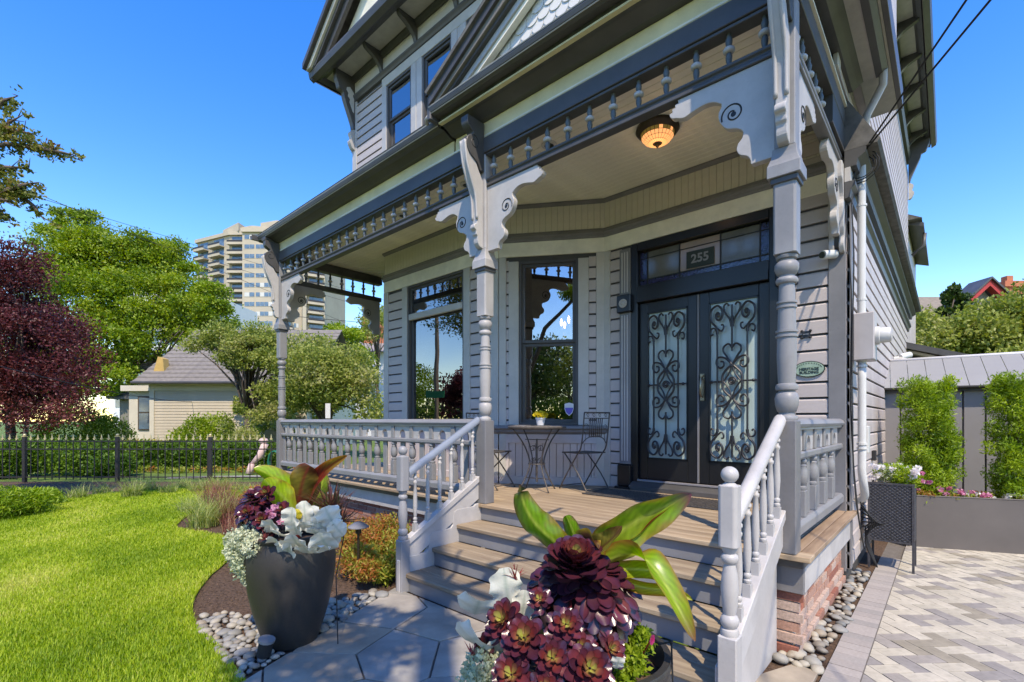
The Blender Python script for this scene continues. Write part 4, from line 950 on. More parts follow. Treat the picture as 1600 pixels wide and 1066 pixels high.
porch_rail('x',XPL+.066,XPC-.066,YP,[-3.79-.375*k for k in range(13)],.375)
porch_rail('y',YP+.066,YC-.03,XPR,[3.70+.36*k for k in range(5)],.36)
# downspout at the right gutter end
b=MB(); b.tube([(-.42,5.33,4.58),(-.43,5.42,4.5),(-.55,5.47,4.3),(-.60,5.48,4.05)],.032,8); b.build('downspout','light_paint',H,smooth='all')

# rear lean-to
b=MB(); b.box(-.75,.2,14.2,18,.0,2.7); b.build('rear_wall','siding_paint',H)
MB().prism([(-1,3.20),(.50,2.68),(.50,2.80),(-1,3.34)],'y',13.7,18.4).build('rear_roof','dark_paint',H)
MB().prism([(-.95,3.12),(.44,2.62),(.44,2.66),(-.95,3.18)],'y',13.9,18.4).build('rear_soffit','taupe_paint',H)
MB().box(-5,-.72,14.42,19,.0,6.25).build('rear_wing_wall','siding_paint',H)
MB().prism([(-5.2,6.25),(-.45,6.25),(-2.8,7.6)],'y',14.8,19.2).build('rear_wing_roof','shingle',H)
MB().prism([(-.7,6.2),(-.42,6.1),(-.42,6.18),(-.7,6.34)],'y',15.0,19).build('rear_eave','dark_paint',H)
MB().tube([(-.42,15.6,6.1),(-.44,15.6,5.8),(-.66,15.6,5.6)],.04,8).build('rear_downspout','slate_paint',H,smooth='all')
# recessed ceiling lights
for (x,y) in ((-3.05,3.95),(-4.3,3.95),(-5.6,3.95),(-6.9,3.95),(-7.7,3.9)):
    b=MB(); b.lathe([(ZC-.022,.075),(ZC-.016,.082),(ZC-.011,.082)],18,(x,y)); o=b.build('ceiling_spotlight','plastic_white',H)
    MB().lathe([(ZC-.030,.035),(ZC-.0225,.05)],12,(x,y)).build('spotlight_lens','plaque_dark',o)
# ================================================================ THINGS ON AND AROUND THE PORCH
def rot_root(o,x,y,z,a): o.location=(x,y,z); o.rotation_euler=(0,0,a)
def chair():
    t=thing('bistro_chair',None,'chair',(0,0,0),'folding bistro chairs on the porch'); f='patio_iron'
    for s in(-.19,.19):
        MB().tube(smooth([(s,-.25,0),(s,-.10,.20),(s,.10,.44),(s,.165,.52),(s,.20,.68),(s,.23,.93)],4),.0085,6).build('back_leg',f,t,smooth='all')
        MB().tube(smooth([(s*.9,.26,0),(s*.9,.10,.20),(s*.9,-.10,.38),(s*.9,-.17,.44)],4),.0085,6).build('front_leg',f,t,smooth='all')
    b=MB(); b.tube([(-.19,-.22,.045),(.19,-.22,.045)],.007,6); b.tube([(-.17,.23,.04),(.17,.23,.04)],.007,6); b.build('stretcher',f,t)
    b=MB(); b.tube([(-.19,.23,.93),(.19,.23,.93)],.010,6); b.tube([(-.19,.222,.865),(.19,.222,.865)],.006,6)
    b.tube(smooth([(-.188,.175,.56),(-.12,.19,.63),(0,.195,.655),(.12,.19,.63),(.188,.175,.56)],4),.006,5)
    for k in range(7): x=-.09+.03*k; b.tube([(x,.218,.865),(x,.194,.64)],.009,4)
    for k in range(4):
        x=-.135+.09*k; b.tube([(x+p[0],.224,.897+p[1]) for p in spiral((0,0),.026,0,1.3,1,14)],.0035,4)
    for s in(-1,1): b.tube([(s*.14+p[0],.21,.77+p[1]) for p in spiral((0,0),.035,0,.8,s,12,.5)],.004,4); b.tube([(s*.18,.2,.72),(s*.14,.195,.68),(s*.15,.19,.6)],.004,4)
    b.build('backrest',f,t,smooth='all')
    b=MB(); b.tube([(-.19,-.19,.45),(.19,-.19,.45),(.19,.15,.455),(-.19,.15,.455),(-.19,-.19,.45)],.009,6)
    for k in range(12): b.box(-.185,.185,-.175+.027*k,-.157+.027*k,.447,.455)
    b.build('seat',f,t); return t
ch=chair(); rot_root(ch,-3.26,4.92,DZ,-math.pi/2-.30+.0); ch['label']='dark iron folding bistro chair right of the table, beside the door pilaster'
c2=copy_tree(ch,(-4.27,4.32,DZ),math.pi/2+.15,label='dark iron folding bistro chair left of the table, half hidden by the middle porch post')
tb=thing('bistro_table','round iron bistro table with scrolled legs under the middle porch window','table',(0,0,0))
b=MB(); b.lathe([(.742,.345),(.75,.352),(.762,.352),(.77,.345)],36); b.build('table_top','patio_iron',tb)
MB().lathe([(.7705,.33),(.774,.325)],36).build('mosaic_inlay','flag_mosaic',tb)
for k in range(4):
    a=math.pi/4+k*math.pi/2+.25; c,s=math.cos(a),math.sin(a)
    MB().tube([(c*r,s*r,z) for r,z in smooth([(.33,.74),(.21,.60),(.13,.45),(.10,.32),(.15,.18),(.26,.0)],4)],.0085,6).build('leg','patio_iron',tb,smooth='all')
    b=MB()
    for cc,r in ((.50,.045),(.36,.035)): b.tube([(c*(.06+p[0]),s*(.06+p[0]),cc+p[1]) for p in spiral((0,0),r,math.pi,1.1,-1,16,.25)],.004,4)
    b.build('leg_scroll','patio_iron',tb)
b=MB(); b.tube([(.1*math.cos(t*math.pi/12),.1*math.sin(t*math.pi/12),.32) for t in range(25)],.006,5); b.tube([(0,0,.10),(0,0,.62)],.010,6); b.box(-.16,.16,-.004,.004,.605,.615); b.box(-.16,.16,-.004,.004,.14,.15); b.build('centre_frame','patio_iron',tb)
rot_root(tb,-3.66,4.50,DZ,.2)
# flower pot and magazines on the table
def pot_at(x,y,z,r,h,m,name,label): 
    t=thing(name,label,'flower pot',(x,y,z)); MB().lathe([(z,r*.72),(z+h*.75,r*.95),(z+h*.78,r*1.06),(z+h,r*1.08),(z+h,r*.95),(z+h*.9,r*.9)],20,(x,y)).build('pot',m,t,smooth=True); return t
px_,py_=-3.62,4.52
t=pot_at(px_,py_,DZ+.774,.058,.10,'ceramic_white','flower_pot','small white pot of yellow chrysanthemums on the bistro table')
leafcloud('foliage',[(px_,py_,DZ+.89,.06,.06,.03)],160,.03,'hedge_leaf',t,3)
leafcloud('flowers',[(px_,py_,DZ+.905,.078,.078,.042)],420,.024,'petal_yellow',t,4,aspect=.9,shell=.85,upb=.6)
for k,(x,y,a,m) in enumerate(((-3.82,4.44,.3,'dark_paint'),(-3.52,4.40,-.5,'patio_iron'))):
    M=Matrix.Translation((x,y,DZ+.775))@Matrix.Rotation(a,4,'Z'); b=MB(M); b.box(-.07,.07,-.10,.10,0,.008); o=b.build('magazine','dark_paint' if k else 'mid_paint',bevel=.002,label='dark magazine lying open on the bistro table edge' if k else 'grey magazine lying left of the flower pot on the table',cat='magazine')
# doormat
t=thing('doormat','dark perforated rubber doormat in front of the double doors','doormat',(-2.3,4.8,DZ))
MB().box(-3.10,-1.45,4.62,5.14,DZ+.002,DZ+.012).build('mat_base','doormat_rubber',t,bevel=.003)
b=MB()
for i in range(46):
    for j in range(14): x=-3.07+.036*i; y=4.645+.036*j; b.prism([(x,y-.013),(x+.013,y),(x,y+.013),(x-.013,y)],'z',DZ+.012,DZ+.018)
o=b.build('mat_studs','patio_iron',t,kind='stuff')
# ceiling lamp
L0=(-2.09,4.42); t=thing('ceiling_lamp','lit amber stained-glass ceiling lamp with bronze rim under the porch ceiling','ceiling lamp',(L0[0],L0[1],ZC-.2))
MB().lathe([(ZC-.011,.20),(ZC-.04,.205),(ZC-.06,.19),(ZC-.075,.165),(ZC-.07,.15)],32,L0).build('rim','bronze',t,smooth=True)
R_=[(ZC-.072,.158),(ZC-.105,.150),(ZC-.135,.126),(ZC-.158,.088),(ZC-.170,.045)]
gl=MB(); gd=MB(); cm=MB()
for i in range(4):
    for k in range(24):
        a0,a1=2*math.pi*(k+.06)/24,2*math.pi*(k+.94)/24; (z0,r0),(z1,r1)=R_[i],R_[i+1]; g=.002
        tgt=gd if (i==0 and rnd.random()<.7) else gl
        tgt.add([(L0[0]+r*math.cos(a),L0[1]+r*math.sin(a),z) for r,a,z in ((r0,a0,z0-g),(r0,a1,z0-g),(r1,a1,z1+g),(r1,a0,z1+g))],[(0,1,2,3)])
gl.build('amber_glass','amber_glass',t,kind='stuff'); gd.build('green_glass','amber_dark',t,kind='stuff')
MB().lathe([(z+.004,r-.004) for z,r in R_]+[(ZC-.172,.0)],24,L0).build('leading','lead_came',t)
b=MB(); b.lathe([(ZC-.168,.03),(ZC-.185,.022),(ZC-.20,.012),(ZC-.215,.0)],12,L0); b.build('finial','bronze',t,smooth=True)
pl=bpy.data.lights.new('lamp_light','POINT'); pl.energy=.35; pl.color=(1,.62,.32); pl.shadow_soft_size=.08; plo=bpy.data.objects.new('lamp_light',pl); COL.objects.link(plo); plo.location=Vector((L0[0],L0[1],ZC-.25))-ORG[t.name]; plo.parent=t
# chandelier inside the middle window
t=thing('chandelier','lit candle chandelier glimpsed through the middle porch window','chandelier',(-4.2,6.2,3.0))
b=MB(); b.tube([(-4.2,6.2,ZC),(-4.2,6.2,2.85)],.012,6)
for k in range(8):
    a=k*math.pi/4; c,s=math.cos(a),math.sin(a); b.tube([(-4.2+c*r,6.2+s*r,z) for r,z in smooth([(0,2.9),(.12,2.78),(.24,2.82),(.28,2.95)],3)],.01,5)
b.build('arms','brass',t)
for k in range(8):
    a=k*math.pi/4; x,y=-4.2+.28*math.cos(a),6.2+.28*math.sin(a); MB().lathe([(2.95,.01),(3.0,.02),(3.03,.016),(3.06,.002)],8,(x,y)).build('candle_bulb','bulb',t)
# plaque, ornament, camera
t=thing('heritage_plaque','oval green plaque reading HERITAGE BUILDING on the clapboards by the corner','plaque',(-.995,5.36,1.93))
M=Matrix.Translation((-.995,5.392,1.995))@Matrix.Rotation(math.radians(90),4,'X')
def ell(a,b_,n=36): return [(a*math.cos(2*math.pi*k/n),b_*math.sin(2*math.pi*k/n)) for k in range(n)]
b=MB(M); b.prism(ell(.132,.078),'z',0,.012); b.build('plaque_rim','plaque_dark',t)
b=MB(M); b.prism(ell(.124,.070),'z',.0,.014); b.build('plaque_plate','plaque_green',t)
for txt,z,s_ in (('HERITAGE',1.995,.036),('BUILDING',1.962,.036)):
    me=text_mesh(txt,s_,'plaque_dark',.0012,True); inst('lettering',me,(-.995,5.376,z),t,rot=(math.radians(90),0,0))
for k in range(13):
    a=math.pi*(1-(k+1)/14); inst('raised_mark',MB().box(-.003,.003,-.0015,.0015,-.005,.005).mesh('raised_mark','plaque_dark')[0],(-.995+.105*math.cos(a),5.377,1.995+.052*math.sin(a)),t)
t=thing('wall_ornament','small square cast-iron ornament on the clapboards above the green plaque','ornament',(-1.02,5.38,2.3))
b=MB(Matrix.Translation((-1.02,5.392,2.335))@Matrix.Rotation(math.radians(90),4,'X')); b.box(-.035,.035,-.03,.03,0,.01)
for i in(-1,1):
    for j in(-1,1): b.ball((i*.036,j*.032,.006),.014,8,5)
b.build('ornament_plate','iron',t)
b=MB(Matrix.Translation((-1.02,5.378,2.335))@Matrix.Rotation(math.radians(90),4,'X')); b.box(-.022,.022,-.006,.004,0,.004); b.build('ornament_boss','mid_light',t)
t=thing('security_camera','small white security camera under the right wall corbel','security camera',(-.80,5.3,3.0))
b=MB(); b.tube([(-.79,5.385,3.05),(-.79,5.33,3.05)],.03,12); b.tube([(-.78,5.36,3.05),(-.86,5.24,3.03)],.040,14); b.build('camera_body','plastic_white',t,smooth=True)
MB().tube([(-.86,5.24,3.03),(-.866,5.231,3.029)],.030,12).build('camera_lens','plaque_dark',t)
# conduit, meter, wires
t=thing('electric_meter','beige electric meter box with round glass meter on the side wall','electric meter',(-.6,5.7,2.0))
MB().box(-.66,-.50,5.50,5.74,2.06,2.50).build('meter_box','meter_grey',t,bevel=.008)
b=MB(Matrix.Translation((-.50,5.62,2.29))@Matrix.Rotation(math.radians(90),4,'Y')); b.lathe([(0,.085),(.03,.085),(.035,.072),(.10,.07),(.115,.06)],22); b.build('meter_dome','plastic_white',t,smooth=True)
b=MB(Matrix.Translation((-.385,5.62,2.29))@Matrix.Rotation(math.radians(90),4,'Y')); b.lathe([(0,.062),(.008,.04)],16); b.build('meter_face','meter_grey',t)
t=thing('conduit_pipe','white service conduit pipe running down the front corner beside the meter','pipe',(-.6,5.56,1.0))
b=MB(); b.tube([(-.60,5.55,3.92),(-.60,5.55,2.50)],.034,14); b.build('upper_pipe','plastic_white',t,smooth=True)
b=MB(); b.tube(smooth([(-.60,5.58,2.06),(-.60,5.58,1.2),(-.60,5.58,1.02),(-.59,5.62,.88),(-.60,5.74,.76),(-.68,5.82,.70)],4),.034,14); b.build('lower_pipe','plastic_white',t,smooth='all')
b=MB()
for z in (2.05,2.0,1.27,1.23,2.62,3.5): b.tube([(-.60,5.555+.02*(z<2.1),z),(-.60,5.555+.02*(z<2.1),z+.02)],.042,14)
b.build('pipe_collar','plastic_white',t)
b=MB(); b.lathe([(3.90,.05),(3.97,.058),(4.02,.05),(4.05,.02)],14,(-.60,5.55)); b.tube([(-.60,5.52,3.98),(-.60,5.43,3.92)],.045,12); b.build('weatherhead','plastic_white',t,smooth=True)
t=thing('service_cables','black overhead service cables running from the weatherhead to the street','cable',(-.6,5.5,3.9))
for k,(dx,dz) in enumerate(((0,0),(.05,.10),(.42,-.30))):
    p0=Vector((-.6,5.45,3.93)); p1=Vector((9.6+dx*4,-12,9.3+dz*3)); pts=[p0.lerp(p1,q)+Vector((0,0,-.55*4*q*(1-q)*.6)) for q in [i/30 for i in range(31)]]
    MB().tube(pts,.008 if k!=1 else .005,6).build('cable','rubber',t,smooth='all')
b=MB()
for k in range(3): b.tube([(-.6+(.10+.02*k)*math.cos(a*.5+k),5.50+.03*math.sin(a*.5),3.85+(.11+.015*k)*math.sin(a*.5+k)) for a in range(13)],.005,5)
b.tube(smooth([(-.62,5.47,3.9),(-.66,5.40,3.6),(-.64,5.39,3.0),(-.655,5.39,2.0),(-.64,5.39,1.0),(-.60,5.45,.5)],4),.006,5); b.tube(smooth([(-.62,5.47,3.9),(-.70,5.37,3.5),(-.66,5.395,2.7),(-.665,5.395,1.6),(-.62,5.42,.75),(-.58,5.55,.3)],4),.005,5)
for k in range(6): b.tube(smooth([(-.60,5.45+.03*k,.75-.05*k),(-.52+.02*k,5.55,.55),(-.58,5.62,.35+.03*k),(-.5,5.75,.1)],3),.007,5)
b.build('loose_wire','rubber',t,smooth='all')
t=thing('junction_box','small white junction box on the side wall behind the conduit','junction box',(-.66,6.2,1.3)); MB().box(-.67,-.61,6.18,6.34,1.16,1.44).build('box_body','plastic_white',t,bevel=.006)
t=thing('outdoor_outlet','small black outlet cover low on the side wall','outlet',(-.66,7.2,1.0)); MB().box(-.675,-.635,7.15,7.25,1.02,1.14).build('outlet_cover','rubber',t,bevel=.006)
t=thing('side_wall_lamp','white twin spotlight high on the side wall above the shed','wall lamp',(-.6,10.2,2.6))
b=MB(); b.tube([(-.67,10.3,2.52),(-.60,10.3,2.52)],.05,10); b.tube([(-.60,10.3,2.50),(-.50,10.1,2.45)],.055,10); b.tube([(-.60,10.3,2.55),(-.48,10.5,2.60)],.055,10); b.build('lamp_body','plastic_white',t,smooth=True)
# window shield sticker
t=thing('window_sticker','white and purple shield-shaped security sticker on the middle porch window','sticker',tuple(FB@Vector((.93,-.01,1.6))))
sh=[(0,-.09),(.035,-.06),(.052,-.01),(.052,.05),(.0,.065),(-.052,.05),(-.052,-.01),(-.035,-.06)]
M=FB@Matrix.Translation((.925,.012,1.66))@Matrix.Rotation(math.radians(90),4,'X')
MB(M).prism([(p[0]*1.12,p[1]*1.12) for p in sh],'z',0,.003).build('sticker_back','ceramic_white',t)
MB(M).prism([(0,-.09),(.035,-.06),(.052,-.01),(.052,.005),(-.052,.005),(-.052,-.01),(-.035,-.06)],'z',.003,.004).build('sticker_print','purple_print',t)
# stakes, path light, spotlight
t=thing('path_light','black mushroom path light in the shrubs beside the stairs','path light',(-4.05,2.55,0))
cx,cy,_=at_depth(560,825,4.45)
b=MB(); b.tube([(cx,cy,0),(cx,cy,.50)],.012,8); b.build('stem','bronze',t); b=MB(); b.lathe([(.46,.028),(.52,.028)],12,(cx,cy)); b.build('lamp_neck','bronze',t); MB().lathe([(.515,.095),(.522,.095),(.565,.03),(.572,.0)],18,(cx,cy)).build('lamp_shade','mid_paint',t,smooth=True)
t=thing('garden_spotlight','black cylindrical garden spotlight lying in the pebbles by the planted urn','spotlight',(-3.2,1.2,0))
gx,gy,_=at_depth(412,1010,3.02); b=MB(); b.tube([(gx,gy,.03),(gx+.015,gy+.01,.12)],.042,14); b.build('lamp_body','rubber',t,smooth=True); b=MB(); b.tube([(gx+.015,gy+.01,.12),(gx+.018,gy+.012,.136)],.05,14); b.build('lamp_head','mid_light',t,smooth=True)
# white hose/post marker seen over the railing
# ================================================================ POTS AND BIG-LEAVED PLANTS
def urn(x,y,label):
    t=thing('planter_urn',label,'planter',(x,y,0),'tall charcoal planter urns')
    pr=[(0,.165),(.01,.17),(.10,.20),(.22,.236),(.35,.264),(.47,.281),(.56,.286),(.63,.280),(.68,.268),(.70,.262),(.71,.262),(.715,.27),(.735,.275),(.745,.27),(.745,.25),(.70,.24),(.62,.245)]
    MB().lathe(pr,48,(x,y)).build('urn_body','pot_glaze',t,smooth=True); MB().lathe([(.66,.248),(.70,.02)],24,(x,y)).build('potting_soil','soil',t); return t
U1=(-3.33,1.44); U2=(-.90,1.37)
urn(*U1,'tall charcoal planter urn standing in grey pebbles at the lawn edge'); urn(*U2,'tall charcoal planter urn in the foreground before the porch steps')
def leaf_grid(cl,side,widths,cup,colf,nv=6,wave=0,wf=6,fold=0,ph=0):
    """cl centre line points, side vectors; returns V,F,C"""
    nu=len(cl)-1; V=[];C=[];F=[]
    for i,p in enumerate(cl):
        t=i/nu; tan=(cl[min(i+1,nu)]-cl[max(i-1,0)]).normalized(); s=side if not callable(side) else side(t); s=(s-tan*s.dot(tan)).normalized(); nn=tan.cross(s)
        for j in range(nv+1):
            v=-1+2*j/nv; wv=widths(t)
            q=p+s*(v*wv*(1-.25*fold*abs(v)))+nn*(cup*wv*v*v+fold*wv*abs(v)+wave*wv*math.sin(wf*t*math.pi+ph+(1 if v>0 else 2.1))*abs(v)**1.5)
            V.append(q); C.append(colf(t,v)+(1,))
    for i in range(nu):
        for j in range(nv): a=i*(nv+1)+j; F.append((a,a+1,a+nv+2,a+nv+1))
    return V,F,C
def bez(p,n=14):
    p=[Vector(q) for q in p]; out=[]
    for i in range(n+1):
        t=i/n
        if len(p)==3: out.append(p[0]*(1-t)**2+p[1]*2*t*(1-t)+p[2]*t*t)
        else: out.append(p[0]*(1-t)**3+p[1]*3*t*(1-t)**2+p[2]*3*t*t*(1-t)+p[3]*t**3)
    return out
def mixc(a,b,t): t=max(0,min(1,t)); return tuple(x+(y-x)*t for x,y in zip(a,b))
def bigleaf(t,pts,side,w_,g=(.20,.33,.015),edge=(.14,.03,.02),m='canna_leaf',cup=.25,wave=.10,fold=.15,wp=.8,rib=(.42,.5,.08),tip=None,ph=0,name='leaf',n=22,wf=5):
    cl=bez(pts,n)
    def wd(q): return w_*max(.05,math.sin(math.pi*min(1,q**wp*1.0))**.5) if q<.999 else w_*.05
    def cf(q,v):
        nz=math.sin(q*23+v*3+w_*900)*math.sin(q*7.3+w_*300); c=mixc(g,edge,max(0,(abs(v)-.68+.14*nz)/.3)*.9); c=mixc(c,(.30,.20,.05),max(0,nz*1.6-1.05)); c=mixc(c,(.26,.06,.03),max(0,.42-q)*1.5*(.6+.4*math.sin(v*5+w_*500))); c=mixc(c,(.42,.46,.06),max(0,math.sin(q*5+w_*700))*.25) 
        if abs(v)<.08: c=mixc(rib,c,.2)
        st=.5+.5*math.sin(q*95-abs(v)*16); c=mixc(sc_(c,.86)[:3],sc_(c,1.28)[:3],st)
        if tip: c=mixc(c,tip,max(0,(q-.82)/.18))
        return c
    V,F,C=leaf_grid(cl,side if callable(side) else Vector(side),wd,cup,cf,10,wave,wf,fold,ph)
    o=np_obj(name,V,F,m,t,tuple(V[0]),smooth=True,col=C); return o
def AD(u,v,d): return Vector(at_depth(u,v,d))
GR=(.14,.27,.012); BR=(.075,.022,.014); RD=(.34,.035,.018)
up=Vector((0,0,1))
# --- foreground urn: canna
t=thing('canna_plant','canna with bright green and bronze paddle leaves rising from the foreground urn','plant',(-.9,1.4,.7),'canna plants')
bigleaf(t,[AD(893,868,1.56),AD(858,838,1.53),AD(818,818,1.50),AD(812,757,1.47)],(lambda q:CR*(.95-1.2*q)+up*(.2+.9*q)-CW*.3*q),.048,GR,(.20,.12,.02),cup=.5,wave=.22,fold=.25,tip=(.10,.05,.04))
bigleaf(t,[AD(925,868,1.60),AD(955,830,1.58),AD(1010,805,1.54),AD(1080,772,1.50)],up*.95-CR*.35-CW*.2,.070,GR,(.22,.10,.03),cup=.25,wave=.14,fold=.2,wp=.75,tip=(.16,.05,.08))
bigleaf(t,[AD(930,872,1.62),AD(965,855,1.60),AD(1010,825,1.57),AD(1060,782,1.53)],up*.6+CR*.5+CW*.3,.045,(.17,.05,.03),RD,cup=.4,wave=.15,fold=.2,rib=RD)
bigleaf(t,[AD(945,880,1.56),AD(1010,838,1.52),AD(1035,900,1.46),AD(1086,1002,1.40)],CR*.92-up*.38,.050,(.19,.33,.015),(.28,.12,.03),cup=.3,wave=.10,fold=.25,wp=.62,tip=(.22,.09,.04))
bigleaf(t,[AD(940,884,1.60),AD(985,900,1.56),AD(1035,868,1.52),AD(1058,930,1.50)],CR*.5+up*.8,.030,(.25,.34,.02),(.30,.22,.03),cup=.4,wave=.2,fold=.3)
bigleaf(t,[AD(950,890,1.57),AD(1000,935,1.54),AD(1045,908,1.50),AD(1082,938,1.48)],CR*.3+up*.9,.022,(.34,.33,.03),(.35,.12,.03),cup=.4,wave=.2,fold=.3)
bigleaf(t,[AD(905,872,1.58),AD(900,840,1.57),AD(893,822,1.55),AD(884,806,1.53)],CR*.95+up*.2,.028,GR,BR,cup=.5,fold=.3)
bigleaf(t,[AD(908,875,1.56),AD(905,848,1.54),AD(915,830,1.52),AD(935,858,1.47)],CR*.8-up*.5,.036,(.09,.035,.018),(.35,.22,.03),cup=.5,wave=.2,fold=.3,rib=BR)
bigleaf(t,[AD(918,880,1.54),AD(940,850,1.50),AD(955,850,1.47),AD(972,822,1.46)],up*.9+CR*.3,.034,(.11,.06,.018),BR,cup=.5,wave=.2,fold=.35,rib=BR)
b=MB(); b.tube([AD(925,1010,1.62),AD(925,930,1.60),AD(928,868,1.58)],[.014,.013,.010],8); b.build('stem','red_stem',t,smooth='all')
# --- aeonium leaves
def spoon(k,cols):
    nu,nv=8,6; V=[];C=[];F=[]; base,midc,tipc=cols
    for sgn in (1,-1):
        for i in range(nu+1):
            q=i/nu; w_=.055+.20*math.sin(math.pi*min(1,(q**1.5)*.93))**.8 if q<.97 else .045
            w_=.05+.19*(max(0,math.sin(math.pi*(q**1.7*.90)))**.75)
            for j in range(nv+1):
                v=-1+2*j/nv; th=.022*(1-v*v)*(1-(2*q-1)**4*.8)
                z=.10*w_*0+.25*w_*v*v+ .10*q*q -.04*math.sin(q*3)+sgn*th
                x=q-(.05*(v*v) if q>.8 else 0)
                V.append(Vector((x,v*w_,z))); c=mixc(base,midc,q*1.5) if q<.66 else mixc(midc,tipc,(q-.66)*2.2)
                c=mixc(c,sc_(tipc,.45)[:3],max(0,(abs(v)-.72)/.28)*.7); C.append((c if sgn>0 else sc_(c,.9)[:3])+(1,))
    m_=(nu+1)*(nv+1)
    for g in (0,1):
        for i in range(nu):
            for j in range(nv): a=g*m_+i*(nv+1)+j; f=(a,a+1,a+nv+2,a+nv+1); F.append(f if g==0 else f[::-1])
    return np_mesh('aeonium_leaf',V,F,'succulent',True,col=C)
D1=(.085,.018,.030); D2=(.055,.014,.026); D3=(.14,.028,.038)
SP=[spoon(0,((.36,.42,.07),(.42,.36,.09),(.28,.09,.05))),spoon(1,((.32,.26,.05),(.20,.05,.04),(.10,.018,.022))),spoon(2,((.20,.05,.03),(.13,.02,.022),D1)),spoon(3,((.10,.02,.02),D1,D2)),spoon(4,((.16,.02,.02),D3,D1)),spoon(5,((.05,.015,.02),D2,(.035,.010,.02)))]
def place_leaf(t,o,dx,nn,L,me,wid=1,roll=0):
    dx=dx.normalized(); nn=(nn-dx*nn.dot(dx)).normalized(); sy=nn.cross(dx)
    if roll: nn=(nn*math.cos(roll)+sy*math.sin(roll)).normalized(); sy=nn.cross(dx)
    ob=bpy.data.objects.new('leaf',me); COL.objects.link(ob); ob.parent=t; M=Matrix(((dx.x,sy.x,nn.x),(dx.y,sy.y,nn.y),(dx.z,sy.z,nn.z)))
    ob.location=Vector(o)-ORG[t.name]; ob.rotation_euler=M.to_euler(); ob.scale=(L,L*wid,L)
def rosette(t,c,ax,R_,n,st=(0,5),th=(10,92),wid=1.15,seed=0,open_=.8):
    g=random.Random(seed); ax=Vector(ax).normalized(); e1=ax.orthogonal().normalized(); e2=ax.cross(e1); c=Vector(c)
    for i in range(n):
        q=(i+.5)/n; ph=i*2.39996+g.uniform(-.12,.12); th_=math.radians(th[0]+(th[1]-th[0])*q**open_+g.uniform(-5,5)); r=e1*math.cos(ph)+e2*math.sin(ph)
        d=ax*math.cos(th_)+r*math.sin(th_); nn=ax*math.sin(th_)-r*math.cos(th_); L=R_*(.34+.70*q**.65)*g.uniform(.92,1.08)
        k=0 if q<.10 else (1 if q<.26 else (2 if q<.44 else g.choice((3,3,4,5))))
        place_leaf(t,c-ax*R_*.32*q+r*R_*.05,d,nn,L,SP[k],wid,g.uniform(-.15,.15))
CORE=[]
def dome(t,c,ax,R_,n,L,th=(55,125),seed=1,front=None,drop=.9):
    g=random.Random(seed); c=Vector(c); ax=Vector(ax).normalized(); e1=ax.orthogonal().normalized(); e2=ax.cross(e1)
    for i in range(n):
        q=(i+.5)/n; ph=i*2.39996+g.uniform(-.2,.2); th_=math.radians(th[0]+(th[1]-th[0])*q+g.uniform(-5,5)); r=e1*math.cos(ph)+e2*math.sin(ph)
        nrm=ax*math.cos(th_)+r*math.sin(th_); tan=ax*math.sin(th_)*-1+r*math.cos(th_)
        p=c+Vector((nrm.x*R_[0],nrm.y*R_[1],nrm.z*R_[2])); tn=ax*-math.sin(th_)+r*math.cos(th_); d=(tn*.80+nrm*.42).normalized(); nn=(nrm+up*.25)
        place_leaf(t,p-d*L*.7,d,nn,L*g.uniform(.85,1.15),SP[g.choice((3,4,5,3,5,5))],g.uniform(1.0,1.2),g.uniform(-.3,.3))
t=thing('aeonium_plant','large burgundy aeonium rosettes filling the foreground urn','succulent',(-.9,1.4,.75),'dark aeonium plants')
toc=(-CW*.42+up*.9)
rosette(t,AD(899,872,1.47),toc,.098,56,th=(6,84),wid=1.3,seed=2,open_=.72)
dome(t,AD(910,938,1.60),(-CW*.35+up),(.170,.160,.150),215,.088,(26,125),seed=5)
b=MB(); b.ball(AD(910,945,1.61),.135,12,8,1,1,1.05)  # dark filler ball added to close gaps between leaves, joined to the stem
b.tube([AD(905,1100,1.62),AD(905,950,1.6)],.05,8); b.build('stem','plum_core',t,smooth='all')
for k,(u,v,d_,R_,n,s,a,lb) in enumerate(((784,968,1.40,.068,30,3,-.5,'small burgundy aeonium rosette at the upper left, below the white leaves'),(818,996,1.34,.070,30,4,-.2,'burgundy aeonium rosette with a yellow-green heart at the centre left'),(884,975,1.37,.056,26,5,0,'small burgundy rosette under the large aeonium'),(922,1044,1.29,.074,32,6,.15,'broad burgundy rosette low at the centre front'),(798,1054,1.30,.066,26,7,-.3,'burgundy rosette low at the left front'),(843,936,1.42,.040,18,8,-.1,'tiny reddish rosette tucked at the left of the large aeonium'),(862,1028,1.31,.060,24,9,0,'dark rosette between the two front rosettes'),(955,1015,1.40,.058,24,10,.4,'dark rosette at the right beside the lime foliage'),(850,1074,1.27,.055,22,11,-.1,'rosette cut off by the bottom edge'),(756,1010,1.42,.045,20,12,-.8,'small rosette at the far left edge of the urn'),(905,1010,1.36,.052,22,13,.1,'half-hidden rosette behind the broad front rosette'))):
    p=AD(u,v,d_); q=thing('small_aeonium',lb+' in the foreground urn','succulent',(p.x,p.y,.70),'small aeonium rosettes in the foreground urn')
    rosette(q,p,(-CW*.75+up*.65+CR*a),R_,n,th=(12,102),wid=1.2,seed=s,open_=.6); MB().tube([AD(905,1090,1.58),p+up*-.02],.011,6).build('stem','plum_core',q,smooth='all')
